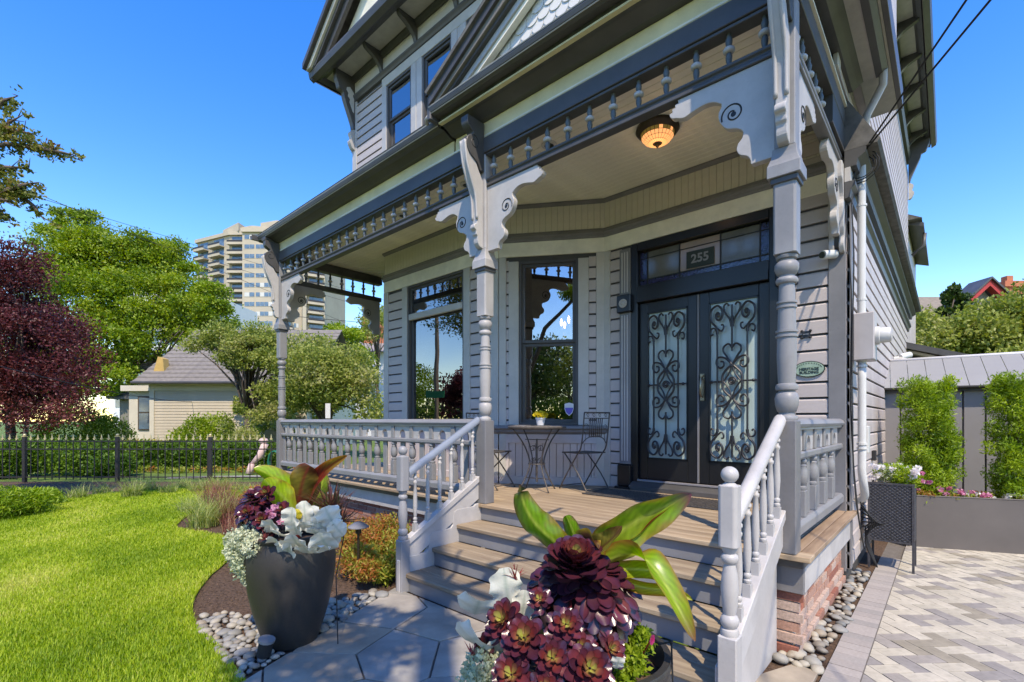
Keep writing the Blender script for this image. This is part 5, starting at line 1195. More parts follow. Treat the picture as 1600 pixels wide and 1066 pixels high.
# felt leaves
def felt(t,u,v,d,w_,h,az,ph,c=(.64,.63,.54),lean=.4):
    base=AD(u,v,d); s=CR*math.cos(az)+up*math.sin(az)*.2; dn=(up*math.cos(lean)-CW*math.sin(lean)*1.0+CR*math.sin(az)*.5).normalized()
    p0=base-dn*h*.5; p2=base+dn*h*.5; p1=base+dn*.05*h+CW*.02*0-CW*h*.12
    n=12; cl=bez([p0,p1,p2],n)
    def wd(q): return w_*(.12+.88*math.sin(math.pi*min(1,q*.93+.05))**.6)*(1+.10*math.sin(q*21+ph*3)+.06*math.sin(q*9+ph))
    cf=lambda q,v:mixc(mixc(c,(.33,.40,.31),max(0,1-abs(v)*7)*.6),(.36,.43,.34),.28*(.5+.5*math.sin(q*26-abs(v)*7))*(1-abs(v)*.5)+.25*max(0,.3-q))
    V,F,C=leaf_grid(cl,CR*math.cos(az)-CW*math.sin(az)*.8,wd,-.30+.55*(math.sin(ph*2.3)>0),cf,10,.20,4.6,.10*math.sin(ph*3),ph)
    np_obj('leaf',V,F,'felt_leaf',t,tuple(V[0]),smooth=True,col=C)
t=thing('silver_felt_plant','white felted broad leaves spilling over the left of the foreground urn','plant',(-1.1,1.3,.75),'silver felt-leaved plants')
felt(t,745,950,1.46,.066,.14,.35,.3,lean=.9); felt(t,792,922,1.50,.052,.155,-.25,1.2,lean=.25); felt(t,818,945,1.50,.036,.10,.2,2.2,lean=.2); felt(t,736,998,1.42,.060,.13,.9,.9,lean=1.1); felt(t,775,1015,1.42,.035,.09,-.4,3.0,lean=.6)
felt(t,965,1036,1.33,.020,.05,.2,1.0,lean=.5)
def spikes(name,label,c,n,L,w_,cols,seed,cat='plant',spread=1.0,group=None,pr=None):
    t=pr or thing(name,label,cat,tuple(c),group); g=random.Random(seed)
    for i in range(n):
        a=g.uniform(0,6.28); e=g.uniform(.15,1.1)*spread; d=Vector((math.cos(a)*math.sin(e),math.sin(a)*math.sin(e),math.cos(e))); l=L*g.uniform(.6,1.15); c0=Vector(c)+Vector((g.uniform(-1,1),g.uniform(-1,1),0))*L*.12
        cl=bez([c0,c0+d*l*.6,c0+d*l+Vector((0,0,-.15*l))],5); col=g.choice(cols)
        V,F,C=leaf_grid(cl,d.cross(up) if abs(d.z)<.99 else CR,lambda q:w_*(1-q*.93),.3,lambda q,v:col,2)
        np_obj('leaf',V,F,'canna_leaf',t,tuple(V[0]),smooth=True,col=C)
    return t
spikes('red_bromeliad','small red spiky bromeliad above the white leaves of the foreground urn',AD(806,905,1.50),16,.06,.004,[(.30,.04,.03),(.18,.02,.02),(.36,.09,.05)],3)
spikes('crimson_bromeliad','small crimson spiky plant at the left rim of the foreground urn',AD(738,1022,1.40),14,.04,.004,[(.30,.05,.06),(.40,.10,.10)],4,spread=1.3)
t=thing('silver_trailing_plant','pale green button-leaved trailing plant at the left rim of the foreground urn','plant',(-1.1,1.25,.7)); leafcloud('foliage',[tuple(AD(750,1045,1.38))+(.05,.05,.05),tuple(AD(785,1040,1.40))+(.035,.035,.04),tuple(AD(740,1075,1.36))+(.05,.05,.06)],1500,.013,'silver_leaf',t,8,aspect=.9,shell=.7)
t=thing('lime_foliage_plant','bright green small-leaved plant at the right inside the foreground urn','plant',(-.8,1.45,.7)); leafcloud('foliage',[tuple(AD(985,1035,1.47))+(.05,.05,.05),tuple(AD(1000,1000,1.52))+(.04,.04,.045),tuple(AD(965,1065,1.42))+(.035,.035,.03)],1100,.020,'tree_green',t,9,shell=.5)
t=thing('petunia','magenta petunia flower on the right side of the foreground urn','flower',tuple(AD(1018,1005,1.46)))
pc_=AD(1018,998,1.45); b=MB(); b.tube([AD(1000,1030,1.5),pc_],.003,5); b.build('stem','red_stem',t)
V=[pc_];F=[];C=[(.30,.01,.08,1)]
for k in range(10): a=k*.628; r=.017*(1 if k%2 else .85); V.append(pc_+(CR*.7+CW*.7)*math.cos(a)*r+up*math.sin(a)*r-CW*.008); C.append((.50,.03,.18,1))
F=[(0,1+k,1+(k+1)%10) for k in range(10)]; np_obj('petals',V,F,'canna_leaf',t,tuple(pc_),col=C)
t=thing('drip_stake','thin black irrigation stake and tube beside the foreground urn','irrigation stake',(-.6,1.4,0))
b=MB(); p=AD(1049,1003,1.50); b.tube([AD(1024,1008,1.52),p],.0028,6); b.tube([p,(p.x+.04,p.y-.02,0)],.0028,6); b.tube([p-Vector((0,0,.006)),p+Vector((0,0,.004))],.005,6); b.build('stake','rubber')
bpy.data.objects['stake'].parent=t; bpy.data.objects['stake'].location-=ORG[t.name]
# --- left urn planting (d about 3.3)
t=thing('canna_plant','canna with lime and bronze leaves rising from the urn at the lawn edge','plant',(-3.33,1.44,.7),'canna plants')
bigleaf(t,[AD(458,796,3.30),AD(455,760,3.28),AD(430,742,3.22),AD(396,732,3.18)],up*.85+CR*.5,.075,(.26,.40,.015),(.30,.2,.03),cup=.3,fold=.25)
bigleaf(t,[AD(462,800,3.26),AD(440,770,3.20),AD(425,762,3.14),AD(412,750,3.08)],up*.9+CR*.4,.085,(.33,.46,.02),(.35,.25,.03),cup=.25,fold=.2,wp=.6)
bigleaf(t,[AD(465,800,3.28),AD(468,770,3.24),AD(472,745,3.20),AD(484,728,3.18)],CR*.98+up*.1,.115,(.10,.038,.014),(.20,.04,.02),cup=.35,fold=.3,rib=(.2,.03,.02),wp=.8)
bigleaf(t,[AD(478,790,3.30),AD(490,745,3.28),AD(510,728,3.24),AD(543,712,3.18)],up*.8-CR*.45,.050,(.16,.028,.018),(.34,.05,.03),cup=.5,fold=.4,rib=RD)
bigleaf(t,[AD(485,795,3.36),AD(500,770,3.38),AD(505,755,3.38),AD(506,738,3.38)],CR,.05,(.12,.20,.02),BR,cup=.3)
b=MB(); b.tube([AD(465,850,3.3),AD(464,795,3.28)],.022,8); b.build('stem','red_stem',t,smooth='all')
t=thing('aeonium_plant','dark burgundy aeonium clump on the left side of the lawn-edge urn','succulent',(-3.5,1.4,.75),'dark aeonium plants')
dome(t,AD(408,805,3.30),(-CW*.3+up),(.14,.14,.17),120,.090,(8,128),seed=15)
for (u,v,R_,s) in ((409,812,.070,3),(385,800,.06,4),(440,795,.06,5),(415,770,.07,6)): rosette(t,AD(u,v,3.10),(-CW*.8+up*.6),R_,20,th=(8,95),wid=1.3,seed=s)
t=thing('silver_felt_plant','white felted broad leaves hanging over the front of the lawn-edge urn','plant',(-3.2,1.3,.75),'silver felt-leaved plants')
for i,(u,v,w_,h,az,ln) in enumerate(((450,852,.06,.13,.5,1.2),(480,856,.065,.12,.1,1.2),(500,850,.06,.12,-.2,1.1),(515,838,.06,.13,-.5,1.1),(432,842,.05,.12,.7,1.1),(528,822,.05,.12,-.8,1.0),(427,818,.055,.14,.5,1.0),(440,832,.06,.15,.6,1.1),(463,842,.065,.14,0,1.15),(478,820,.07,.13,.2,.9),(507,842,.075,.15,-.3,1.1),(515,802,.065,.12,-.6,.5),(477,797,.05,.13,-.1,.1),(500,815,.045,.12,-.5,.7),(457,805,.055,.13,.4,.4),(490,800,.04,.10,-.2,.3),(462,822,.045,.11,.2,.8),(493,828,.05,.11,.1,.9))):
    felt(t,u,v+4,3.02-.02*(i%3),w_*1.15,h*1.15,az,i*1.3,lean=ln*(.6+.5*((i*7)%5)/4))
bigleaf(t,[AD(461,815,3.0),AD(462,802,2.98),AD(458,797,2.98)],CR,.04,(.42,.36,.03),(.45,.35,.05),m='felt_leaf',cup=.2,name='yellow_leaf')
spikes('bronze_bromeliad','bronze spiky strap-leaved plant at the back right of the lawn-edge urn',AD(520,798,3.20),90,.25,.009,[(.16,.06,.045),(.10,.05,.03),(.22,.10,.07),(.10,.10,.04)],7,spread=1.15)
spikes('dark_spiky_plant','dark spiky leaved plant hanging at the right rim of the lawn-edge urn',AD(534,815,3.15),30,.22,.009,[(.08,.04,.03),(.16,.07,.05)],9,spread=1.5)
spikes('red_sedum','small red sedum tuft at the front left rim of the lawn-edge urn',AD(415,842,3.02),26,.07,.005,[(.22,.05,.05),(.14,.03,.03)],8,spread=1.5)
t=thing('silver_trailing_plant','silvery trailing foliage cascading down the left of the lawn-edge urn','plant',(-3.6,1.35,.4)); leafcloud('foliage',[tuple(AD(u,v,d))+(r,r,r*1.2) for u,v,d,r in ((385,842,3.15,.08),(372,860,3.18,.085),(380,885,3.15,.07),(398,852,3.08,.07),(390,905,3.15,.045),(365,845,3.25,.06))],3600,.020,'silver_leaf',t,18,aspect=.8,shell=.5,droop=.2)
t=thing('petunia','pink petunias among the aeonium leaves of the lawn-edge urn','flower',tuple(AD(430,800,3.0))); leafcloud('petals',[tuple(AD(u,v,2.98))+(.016,.016,.016) for u,v in ((430,792),(438,815),(421,798),(425,806))],70,.022,'petal_pink',t,19,aspect=1.0,shell=.8)
t=thing('drip_stake','thin black irrigation tube running down beside the lawn-edge urn','irrigation stake',(-3,1.6,0))
b=MB(); b.tube([AD(533,815,3.2),AD(537,840,3.2),AD(525,900,3.2),(AD(528,970,3.2).x,AD(528,970,3.2).y,.02)],.004,6); o=b.build('stake','rubber',t)
# ================================================================ BED PLANTING
def mound(name,label,cat,blobs,n,size,m,seed,group=None,**k):
    c=blobs[0]; t=thing(name,label,cat,(c[0],c[1],0),group); leafcloud('foliage',blobs,n,size,m,t,seed,zmin=.005,**k); return t
def AG(u,v): # ground point
    d=754.5*1.5/(v-657); p=CR*((u-800)/754.5*d)+CW*d; return p.x,p.y
nd=[]
for k,(x,y,r,h) in enumerate(((-3.85,2.75,.24,.30),(-4.15,2.45,.26,.28),(-4.15,2.95,.28,.36),(-4.55,2.75,.28,.34),(-4.65,3.12,.28,.38),(-3.86,3.12,.22,.36),(-5.05,2.95,.26,.32),(-3.78,2.38,.16,.20))):
    mound('nandina_shrub',['low golden-green and red nandina shrub beside the stair newel','low golden-green shrub right behind the lawn-edge urn','red-tipped nandina shrub against the porch fascia','yellow-green shrub behind the path light'][k%4]+['',', nearest the steps',', second row',', further left',', under the deck edge',', tucked at the stringer',', leftmost',', small, at the path edge'][k],'shrub',[(x+R2(-.1,.1),y+R2(-.1,.1),h*.55+R2(-.05,.08),r*.7,r*.7,h*.5) for _ in range(4)],1900,.050,'bed_shrub',30+k,'nandina shrubs beside the porch stairs',aspect=.28,shell=.35)
mound('golden_shrub','low lime-green ground shrub at the left foot of the lawn-edge urn','shrub',[(AG(385,895)[0],AG(385,895)[1],.09,.16,.13,.10),(AG(400,880)[0],AG(400,880)[1],.12,.14,.14,.12)],1500,.03,'bed_shrub',41)
def tuftp(name,label,x,y,n,h,m,seed,spread,group=None,wd=.012,lean=.9,cat='grass'):
    rng=np.random.default_rng(seed); a=rng.uniform(0,6.28,n); r=spread*rng.uniform(0,1,n)**.5; P=np.stack([x+r*np.cos(a),y+r*np.sin(a),0*a],1); t=thing(name,label,cat,(x,y,0),group); blades('blades',P,rng,h,wd,m,t,lean,4); return t
for k,(u,v,h,n) in enumerate(((120,780,.34,150),(205,778,.42,260),(262,772,.32,150),(345,768,.36,220),(305,770,.3,140),(420,775,.3,120),(390,772,.26,90))):
    x,y=AG(u,v); tuftp('ornamental_grass',['pale arching grass clump leftmost along the iron fence','large arching grass clump below the first fence post','dark-centred grass clump between the two fence posts','large pale grass clump right of the middle of the fence','small pale grass clump left of the right fence post','grass clump at the fence beside the porch corner','small grass clump at the right end of the fence bed'][k],x,y,n,h,'tuft',50+k,.16,'ornamental grasses along the fence')
for k,(u,v,h,n) in enumerate(((160,772,.3,120),(232,768,.34,150),(285,764,.3,120),(325,764,.3,120),(375,768,.28,110),(400,780,.3,120))):
    x,y=AG(u,v); tuftp('ornamental_grass',['small grass clump between the first two clumps by the fence','grass clump right of the first fence post','small grass clump below the middle of the fence','grass clump left below the second fence post','small grass clump right of the second fence post','grass clump nearest the porch corner, before the fence'][k],x,y,n,h,'tuft',150+k,.16,'ornamental grasses along the fence')
for k,(u,v,h,n) in enumerate(((318,822,.42,300),(340,812,.45,260),(300,800,.34,160))):
    x,y=AG(u,v); tuftp('ornamental_grass',['pale arching grass clump at the lawn tip left of the urn','tall pale grass clump behind the lawn tip','smaller grass clump left of the red sedge'][k],x,y,n,h,'tuft',60+k,.2,'ornamental grasses in the curved bed')
for k,(u,v,h,n) in enumerate(((345,800,.55,320),(365,815,.5,260),(375,835,.34,220),(330,790,.5,200))):
    x,y=AG(u,v); tuftp('red_sedge',['wispy reddish sedge behind the lawn-edge urn, tallest','wispy reddish sedge just left of the urn planting','short purple-red sedge at the urn foot','wispy reddish sedge furthest left'][k],x,y,n,h,'red_grass',70+k,.22,'reddish sedges in the curved bed',wd=.008,lean=.6)
for k,(u,v,r,h) in enumerate(((20,800,.75,.42),(-40,810,.8,.5),(55,785,.45,.3))):
    x,y=AG(u,v+6); mound('juniper_shrub',['feathery green juniper at the far left of the lawn','larger juniper past the left edge of the lawn','small juniper spreading beside the mulch'][k],'shrub',[(x+R2(-.3,.3)*r,y+R2(-.3,.3)*r,h*.5,r*.55,r*.55,h*.5) for _ in range(6)],5200,.075,'bed_shrub' if k==9 else 'yew',80+k,'junipers at the left bed',aspect=.22,shell=.3)
for k,(x,y,r,h,m) in enumerate(((-5.9,2.9,.35,.42,'bed_shrub'),(-6.6,3.0,.4,.45,'hedge_leaf'),(-7.6,2.9,.4,.38,'plum'),(-8.3,3.1,.4,.42,'bed_shrub'),(-5.2,2.35,.22,.22,'bed_shrub'))):
    mound('bed_shrub',['bushy shrub under the porch railing','dark green shrub under the porch railing','purple-leaved shrub under the porch railing','loose green shrub at the left porch corner','low green shrub behind the lawn-edge urn'][k],'shrub',[(x+R2(-.15,.15),y+R2(-.1,.1),h*.5,r*.7,r*.6,h*.5) for _ in range(5)],2600,.05,m,90+k,aspect=.4,shell=.4)
# ================================================================ RIGHT SIDE: wicker planter, trough, yews, shed
t=thing('wicker_planter','charcoal wicker planter on metal legs beside the side wall','planter',(-.4,6.3,0)); x0,x1,y0,y1=-.60,-.25,6.12,6.48
def weave(o,u,nu,nv,z0,z1,L):
    V=[];F=[]; o=Vector(o);u=Vector(u); nrm=u.cross(up)
    for r_ in range(nv):
        za=z0+(z1-z0)*r_/nv; zb=z0+(z1-z0)*(r_+.92)/nv; n=nu*3
        k0=len(V)
        for i in range(n+1):
            q=i/n; w_=math.sin(q*nu*math.pi+(math.pi if r_%2 else 0)); off=nrm*(.0045*w_)
            V.append(o+u*(L*q)+off+up*za); V.append(o+u*(L*q)+off*1.0+nrm*.003+up*((za+zb)/2)); V.append(o+u*(L*q)+off+up*zb)
        for i in range(n):
            for j in (0,1): a=k0+i*3+j; F.append((a,a+3,a+4,a+1))
    return V,F
for nm,(o,u,L) in (('front_panel',((x0,y0,0),(1,0,0),x1-x0)),('side_panel',((x1,y0,0),(0,1,0),y1-y0))):
    V,F=weave(o,u,18,34,.30,.855,L); np_obj(nm,V,F,'wicker',t,tuple(V[0]),smooth=True,kind='stuff')
MB().box(x0+.008,x1-.008,y0+.008,y1-.008,.31,.83).build('liner','rubber',t); MB().box(x0+.02,x1-.02,y0+.02,y1-.02,.83,.845).build('potting_soil','soil',t)
b=MB(); 
for x,y in((x0,y0),(x1,y0),(x0,y1),(x1,y1)): MB().box(x-.010,x+.010,y-.010,y+.010,0,.86).build('leg','wicker',t)
b.box(x0,x1,y0-.004,y0+.004,.28,.298); b.box(x1-.004,x1+.004,y0,y1,.28,.298); b.box(x0-.008,x1+.008,y0-.008,y0+.012,.855,.872); b.box(x1-.012,x1+.008,y0,y1,.855,.872); b.box(x0,x1,y1-.01,y1+.008,.855,.872); b.build('rim','wicker',t)
cx,cy=(x0+x1)/2,(y0+y1)/2
t=thing('flower_bunch','white petunias and lavender-grey foliage in the wicker planter','flowers',(cx,cy,.86))
leafcloud('foliage',[(cx+R2(-.12,.14),cy+R2(-.12,.1),.92+R2(-.02,.06),.11,.11,.09) for _ in range(8)],3000,.030,'yew',t,101,aspect=.35)
leafcloud('grey_foliage',[(cx+R2(-.06,.10),cy-.06,.93+R2(-.02,.05),.07,.07,.07) for _ in range(4)],900,.026,'silver_leaf',t,102,aspect=.2)
leafcloud('flowers',[(cx+R2(-.17,.2),cy+R2(-.2,.1),.94+R2(-.05,.09),.028,.028,.02) for _ in range(30)],700,.032,'petal_white',t,103,aspect=1.0,shell=.8,kind='stuff')
leafcloud('pink_flowers',[(cx+.17+R2(-.03,.12),cy+.05+R2(-.1,.1),.93+R2(-.06,.05),.022,.022,.016) for _ in range(5)],90,.028,'petal_pink',t,104,aspect=1.0,shell=.8,kind='stuff')
TF=frame((-.34,7.43),(.90,.37))
t=thing('trough_planter','long low brown metal trough planter across the driveway','planter',(.6,7.8,0))
b=MB(TF); b.box(0,3.4,0,.02,0,.60); b.box(0,.02,.02,.50,0,.60); b.box(0,3.4,.48,.50,0,.60); b.box(-.004,3.4,-.004,.03,.602,.615); b.build('trough_body','planter_metal',t,bevel=.003); MB(TF).box(.02,3.38,.02,.48,.45,.55).build('potting_soil','soil',t)
t=thing('flower_bunch','pink and white petunias along the brown trough planter','flowers',tuple(TF@Vector((1,.2,.56))))
def TP(u,y,z): p=TF@Vector((u,y,z)); return (p.x,p.y,p.z)
leafcloud('foliage',[TP(R2(0,2.2),R2(.05,.3),.58+R2(0,.05))+(.08,.08,.05) for _ in range(28)],3200,.032,'bed_shrub',t,111,aspect=.5)
leafcloud('pink_flowers',[TP(R2(.1,1.0),R2(.02,.25),.64+R2(-.03,.06))+(.026,.026,.018) for _ in range(16)],320,.034,'petal_pink',t,112,aspect=1,shell=.8,kind='stuff')
leafcloud('white_flowers',[TP(R2(.5,2.3),R2(.0,.2),.62+R2(-.03,.03))+(.024,.024,.018) for _ in range(26)],480,.030,'petal_white',t,113,aspect=1,shell=.8,kind='stuff')
def yew(cx,cy,w_,h,label,seed):
    t=thing('yew_column',label,'shrub',(cx,cy,.5),'clipped yew columns before the shed'); g=random.Random(seed); bl=[]
    for k in range(150):
        z=g.uniform(.02,1.04)**.9*h; a=g.uniform(0,6.28); r=w_*(g.uniform(.55,.92))*(1 if z<h*.9 else .85)*(.8 if z<.15 else 1); r*=g.uniform(.72,1.12); bl.append((cx+CR.x*math.cos(a)*r+CW.x*math.sin(a)*r*.7,cy+CR.y*math.cos(a)*r+CW.y*math.sin(a)*r*.7,.52+z,.085,.085,.095))
    for k in range(14): bl.append((cx+g.uniform(-.4,.4)*w_,cy+g.uniform(-.4,.4)*w_,.6+h*k/14,w_*.55,w_*.55,.18))
    leafcloud('foliage',bl,26000,.042,'yew',t,seed,aspect=.28,shell=.35,upb=.5); b=MB(); b.tube([(cx,cy,.4),(cx,cy,.5+h*.9)],[.03,.01],6); b.build('trunk','bark',t)
p=TF@Vector((.30,.28,0)); yew(p.x,p.y,.34,1.40,'clipped yew column beside the house wall, left of the shed door',5)
p=TF@Vector((1.16,.30,0)); yew(p.x,p.y,.36,1.42,'clipped yew column at the right of the shed door',6)
SF=frame((-.62,8.85),(1,.08))
t=thing('garden_shed','grey metal garden shed with ribbed roof behind the yews','shed',tuple(SF@Vector((1.2,.5,0))))
MB(SF).box(-.1,2.8,.06,1.6,0,1.93).build('shed_body','dark_paint',t)
for k in range(13): MB(SF).prism([(-.1+.22*k,.06),(-.09+.22*k,.03),(-.1+.22*k+.205,.03),(-.1+.22*k+.214,.06)],'z',0,1.90).build('wall_panel','metal_panel',t)
MB(SF).box(-.2,2.9,-.03,.05,1.90,1.95).build('fascia','dark_paint',t)
for k in range(15):
    u=-.2+.207*k; b=MB(SF); b.add([(u,-.08,1.95),(u+.2,-.08,1.95),(u+.2,.85,2.42),(u,.85,2.42),(u,-.08,1.965),(u+.2,-.08,1.965),(u+.2,.85,2.435),(u,.85,2.435)],[(0,1,2,3),(4,5,6,7),(0,1,5,4),(1,2,6,5),(3,0,4,7)]); b.build('roof_panel','metal_roof',t)
MB(SF).box(-.2,2.9,-.085,.86,1.93,1.945).build('roof_edge','dark_paint',t) if False else None
MB(SF).tube([(-.2,.86,2.44),(2.9,.86,2.44)],.028,8).build('ridge_cap','ridge_metal',t,smooth='all')
MB(SF).tube([(-.2,-.09,1.95),(2.9,-.09,1.95)],.018,6).build('eave_trim','dark_paint',t,smooth='all')
# ================================================================ FENCE, HEDGE, NEIGHBOURHOOD
LF=Matrix(((CR.x,CW.x,0,0),(CR.y,CW.y,0,0),(0,0,1,0),(0,0,0,1)))   # local: right, away, up
def LP(x,d,z=0): p=CR*x+CW*d; return (p.x,p.y,z)
FD=11.75
t=thing('iron_fence','black iron picket fence with gold finials behind the lawn','fence',LP(-9,FD))
pk=MB(); pk.box(-.008,.008,-.008,.008,.06,1.02); pkm=pk.mesh('picket','rail_far',org=(0,0,.06))[0]
fn=MB(); fn.prism([(-.008,1.02),(-.036,1.06),(-.014,1.068),(0,1.16),(.014,1.068),(.036,1.06),(.008,1.02)],'y',-.009,.009); fnm=fn.mesh('finial','gold',org=(0,0,1.02))[0]
x=-13.6
posts=[-11.86,-9.60,-7.34,-5.08]
while x<-4.6:
    if min(abs(x-p) for p in posts)>.06:
        o=inst('picket',pkm,LP(x,FD,.06),t,rot=(0,0,TH)); inst('finial',fnm,LP(x,FD,1.02),o); bpy.data.objects[o.name].children[0].rotation_euler=(0,0,0); bpy.data.objects[o.name].children[0].location=(0,0,.96)
    x+=.172
for z in (.12,.80,.99): MB(LF).box(-13.7,-4.6,FD-.012,FD+.012,z-.014,z+.014).build('rail','rail_far',t)
for p in posts:
    o=MB(LF).box(p-.035,p+.035,FD-.035,FD+.035,0,1.10).build('fence_post','rail_far',t); b=MB(LF); b.ball((p,FD,1.14),.035,10,6); b.box(p-.04,p+.04,FD-.04,FD+.04,1.10,1.115); b.build('post_cap','gold' ,o,smooth=True)
t=thing('clipped_hedge','long low clipped green hedge behind the iron fence','hedge',LP(-10,15))
leafcloud('foliage',[LP(-16+.22*k,14.9+R2(-.25,.25),z)+(.26,.26,.22) for k in range(40) for z in (.15,.42,.66)],26000,.085,'hedge_leaf',t,120,shell=.6,zmin=0)
leafcloud('foliage',[LP(-14.2+.25*k,14.9,.45)+(.28,.36,.36) for k in range(34)],16000,.08,'hedge_leaf',t,121,shell=.9,zmin=0)
t=thing('flower_border','low border of orange and yellow flowers at the hedge foot','flowers',LP(-9,14)); leafcloud('foliage',[LP(-12+.2*k,13.95+R2(-.1,.1),.06)+(.14,.14,.12) for k in range(36)],2600,.07,'bed_shrub',t,122,zmin=0)
for k,(x,d,r,h) in enumerate(((-11.8,13.2,.8,.85),(-12.9,13.0,.9,1.0),(-10.7,13.0,.7,.6),(-13.6,12.7,.8,.9))):
    mound('laurel_shrub',['glossy laurel shrub behind the fence','tall laurel shrub behind the fence at the far left','low laurel shrub behind the fence','laurel shrub cut off by the left frame edge'][k],'shrub',[LP(x+R2(-.5,.5)*r,d+R2(-.3,.3),h*.5)+(r*.5,r*.5,h*.5) for _ in range(6)],3000,.09,'hedge_leaf',130+k,'laurel shrubs behind the fence')
mound('domed_shrub','large dark clipped dome shrub left of the cream cottage','shrub',[LP(-16.2,18,.7)+(1.1,1.1,1.25),LP(-15.4,18.4,.6)+(.8,.8,1.0)],14000,.09,'hedge_leaf',140,shell=.93)
mound('golden_shrub','bright yellow flowering shrub in front of the cream cottage','shrub',[LP(-13.6+.3*k,16.8,.45)+(.4,.4,.36) for k in range(6)],3500,.08,'gold_shrub',141)
mound('round_shrub','loose green shrub against the cream cottage wall','shrub',[LP(-13.0,20,.8)+(.9,.7,.9),LP(-12.2,20,.9)+(.8,.7,.9),LP(-13.9,20.3,.6)+(.5,.5,.6),LP(-10.9,20,.7)+(.5,.5,.6)],6500,.11,'tree_green',142)
mound('young_shrub','slender upright shrub with pale leaves by the cottage wall','shrub',[LP(-10.6,18,.9)+(.25,.25,.9),LP(-9.4,17,.7)+(.5,.5,.6)],2200,.10,'tree_olive',143)
# trees
def P3(u,v,d,r,rz=None,ry=None): x,y,z=at_depth(u,v,d); return (x,y,z,r,ry or r,rz or r*.75)
c=at_depth(190,480,36)
ex=[P3(120,395,36,2.9),P3(90,410,35,2.5),P3(165,400,36,2.6),P3(215,410,36,2.4),P3(250,420,37,2.6),P3(285,450,36,2.2),P3(70,450,35,2.3),P3(130,460,34,2.6),P3(200,470,34,2.5),P3(320,480,35,2.1),P3(340,500,35,1.4),P3(305,515,35,1.8),P3(160,540,33,2.6),P3(230,520,34,2.2),P3(120,565,32,2.4),P3(180,590,32,1.6),P3(135,350,36,1.3),P3(105,345,36,1.2),P3(235,390,36,1.2),P3(60,520,33,2),P3(270,490,35,2),P3(100,600,31,2.0),P3(345,530,35,1.2)]
t=thing('large_maple','huge bright green spreading tree rising behind the cottage','tree',at_depth(225,690,34)[:2]+(0,))
cr=[]; g=random.Random(9)
for b_ in ex:
    for k in range(13):
        d=Vector((g.gauss(0,1),g.gauss(0,1),g.gauss(0,1)+.2)).normalized(); q=g.uniform(.5,.95); s=b_[3]*g.uniform(.18,.40); cr.append((b_[0]+d.x*b_[3]*q,b_[1]+d.y*b_[3]*q,b_[2]+d.z*b_[3]*.85*q,s*1.15,s*1.15,s*.75))
leafcloud('crown',cr,120000,.19,'tree_green',t,201,aspect=.55,shell=.2,upb=.3,rb=.45)
leafcloud('outer_leaves',[(q[0],q[1],q[2],q[3],q[3],q[3]*.9) for q in ex],42000,.20,'tree_green',t,202,aspect=.55,shell=.15,upb=.3,rb=.2)
b=MB(); r0=Vector(at_depth(225,690,34)); r0.z=0; f0=Vector(at_depth(205,580,34)); b.tube([r0,r0.lerp(f0,.5),f0],[.55,.42,.36],9)
for (u,v) in ((120,500),(150,460),(200,480),(260,490),(300,500),(90,560),(230,430),(170,420),(320,520),(280,540)):
    e=f0.lerp(Vector(at_depth(u,v,35)),.62); md=f0.lerp(e,.5)+Vector((0,0,-.5)); b.tube([f0,md,e],[.26,.16,.05],6)
    for k in range(3): e2=e+Vector((g.uniform(-2,2),g.uniform(-.3,1),g.uniform(.2,1.0))); b.tube([md.lerp(e,.5),e2],[.09,.03],5)
b.build('trunk','bark',t,smooth='all')
tree('plum_tree','dark purple-red plum tree at the left edge behind the fence','tree',at_depth(20,760,17)[:2]+(0,),at_depth(5,545,17.5),(2.5,2.5,3.7),90,60000,.105,'plum',210,.16,rr=(.20,.32),shell=.3,extra=[P3(120,600,16.5,.9),P3(130,560,17,.9),P3(110,640,16.5,.8),P3(95,510,17,1.1),P3(15,400,17,1.0),P3(35,420,17,1.1),P3(5,640,16.5,1.0),P3(60,650,16.5,.8)],limbs=12)
tree('cherry_tree','spreading grey-green cherry tree with bare twigs right of the cottage','tree',at_depth(385,700,19)[:2]+(0,),at_depth(385,550,19.5),(2.1,1.9,1.15),50,20000,.11,'tree_olive',220,.13,rr=(.24,.42),shell=.15,limbs=44,extra=[P3(300,540,19,.5),P3(320,530,19,.6),P3(345,515,19,.6),P3(400,520,19,.7),P3(425,560,18.5,.7),P3(415,610,18.5,.6),P3(400,650,18,.45),P3(430,640,18.5,.6),P3(375,640,18,.3)])
tree('hawthorn_tree','dense olive-green tree behind the porch railing','tree',at_depth(520,700,19)[:2]+(0,),at_depth(500,590,19.5),(2.7,2.2,2.0),70,34000,.12,'tree_olive',221,.14,rr=(.22,.36),shell=.3,limbs=26,extra=[P3(470,540,19,.8),P3(560,610,19,.8),P3(590,640,19,.8),P3(455,620,19,.9),P3(575,650,19,.8)])
tree('evergreen_tree','mid-green conical tree in front of the brick chimney','tree',at_depth(535,700,38)[:2]+(0,),at_depth(535,555,38),(2.2,2.2,3.0),40,9000,.22,'tree_green',222,.2,limbs=4,extra=[P3(528,515,38,.8),P3(515,540,38,1.0),P3(555,550,38,1.0)])
tree('birch_tree','thin pale leafy tree behind the left porch bracket','tree',at_depth(590,700,42)[:2]+(0,),at_depth(590,510,42),(2.4,2,2.6),40,3000,.22,'tree_olive',223,.15,limbs=20)
for k,(u,v,d,rx,rz) in enumerate(((440,640,24,2.4,1.6),(40,600,44,6,6),(330,610,46,5,4.5),(-60,560,30,4,5))):
    tree('distant_tree',['bushy green tree between the two olive trees','tall dark green tree behind the plum tree','green tree below the apartment tower','tree beyond the left frame edge'][k],'tree',at_depth(u,700,d)[:2]+(0,),at_depth(u,v,d),(rx,rx,rz),36,9000,.25 if d>30 else .16,'tree_dark' if k!=0 else 'tree_olive',230+k,.2,limbs=6)
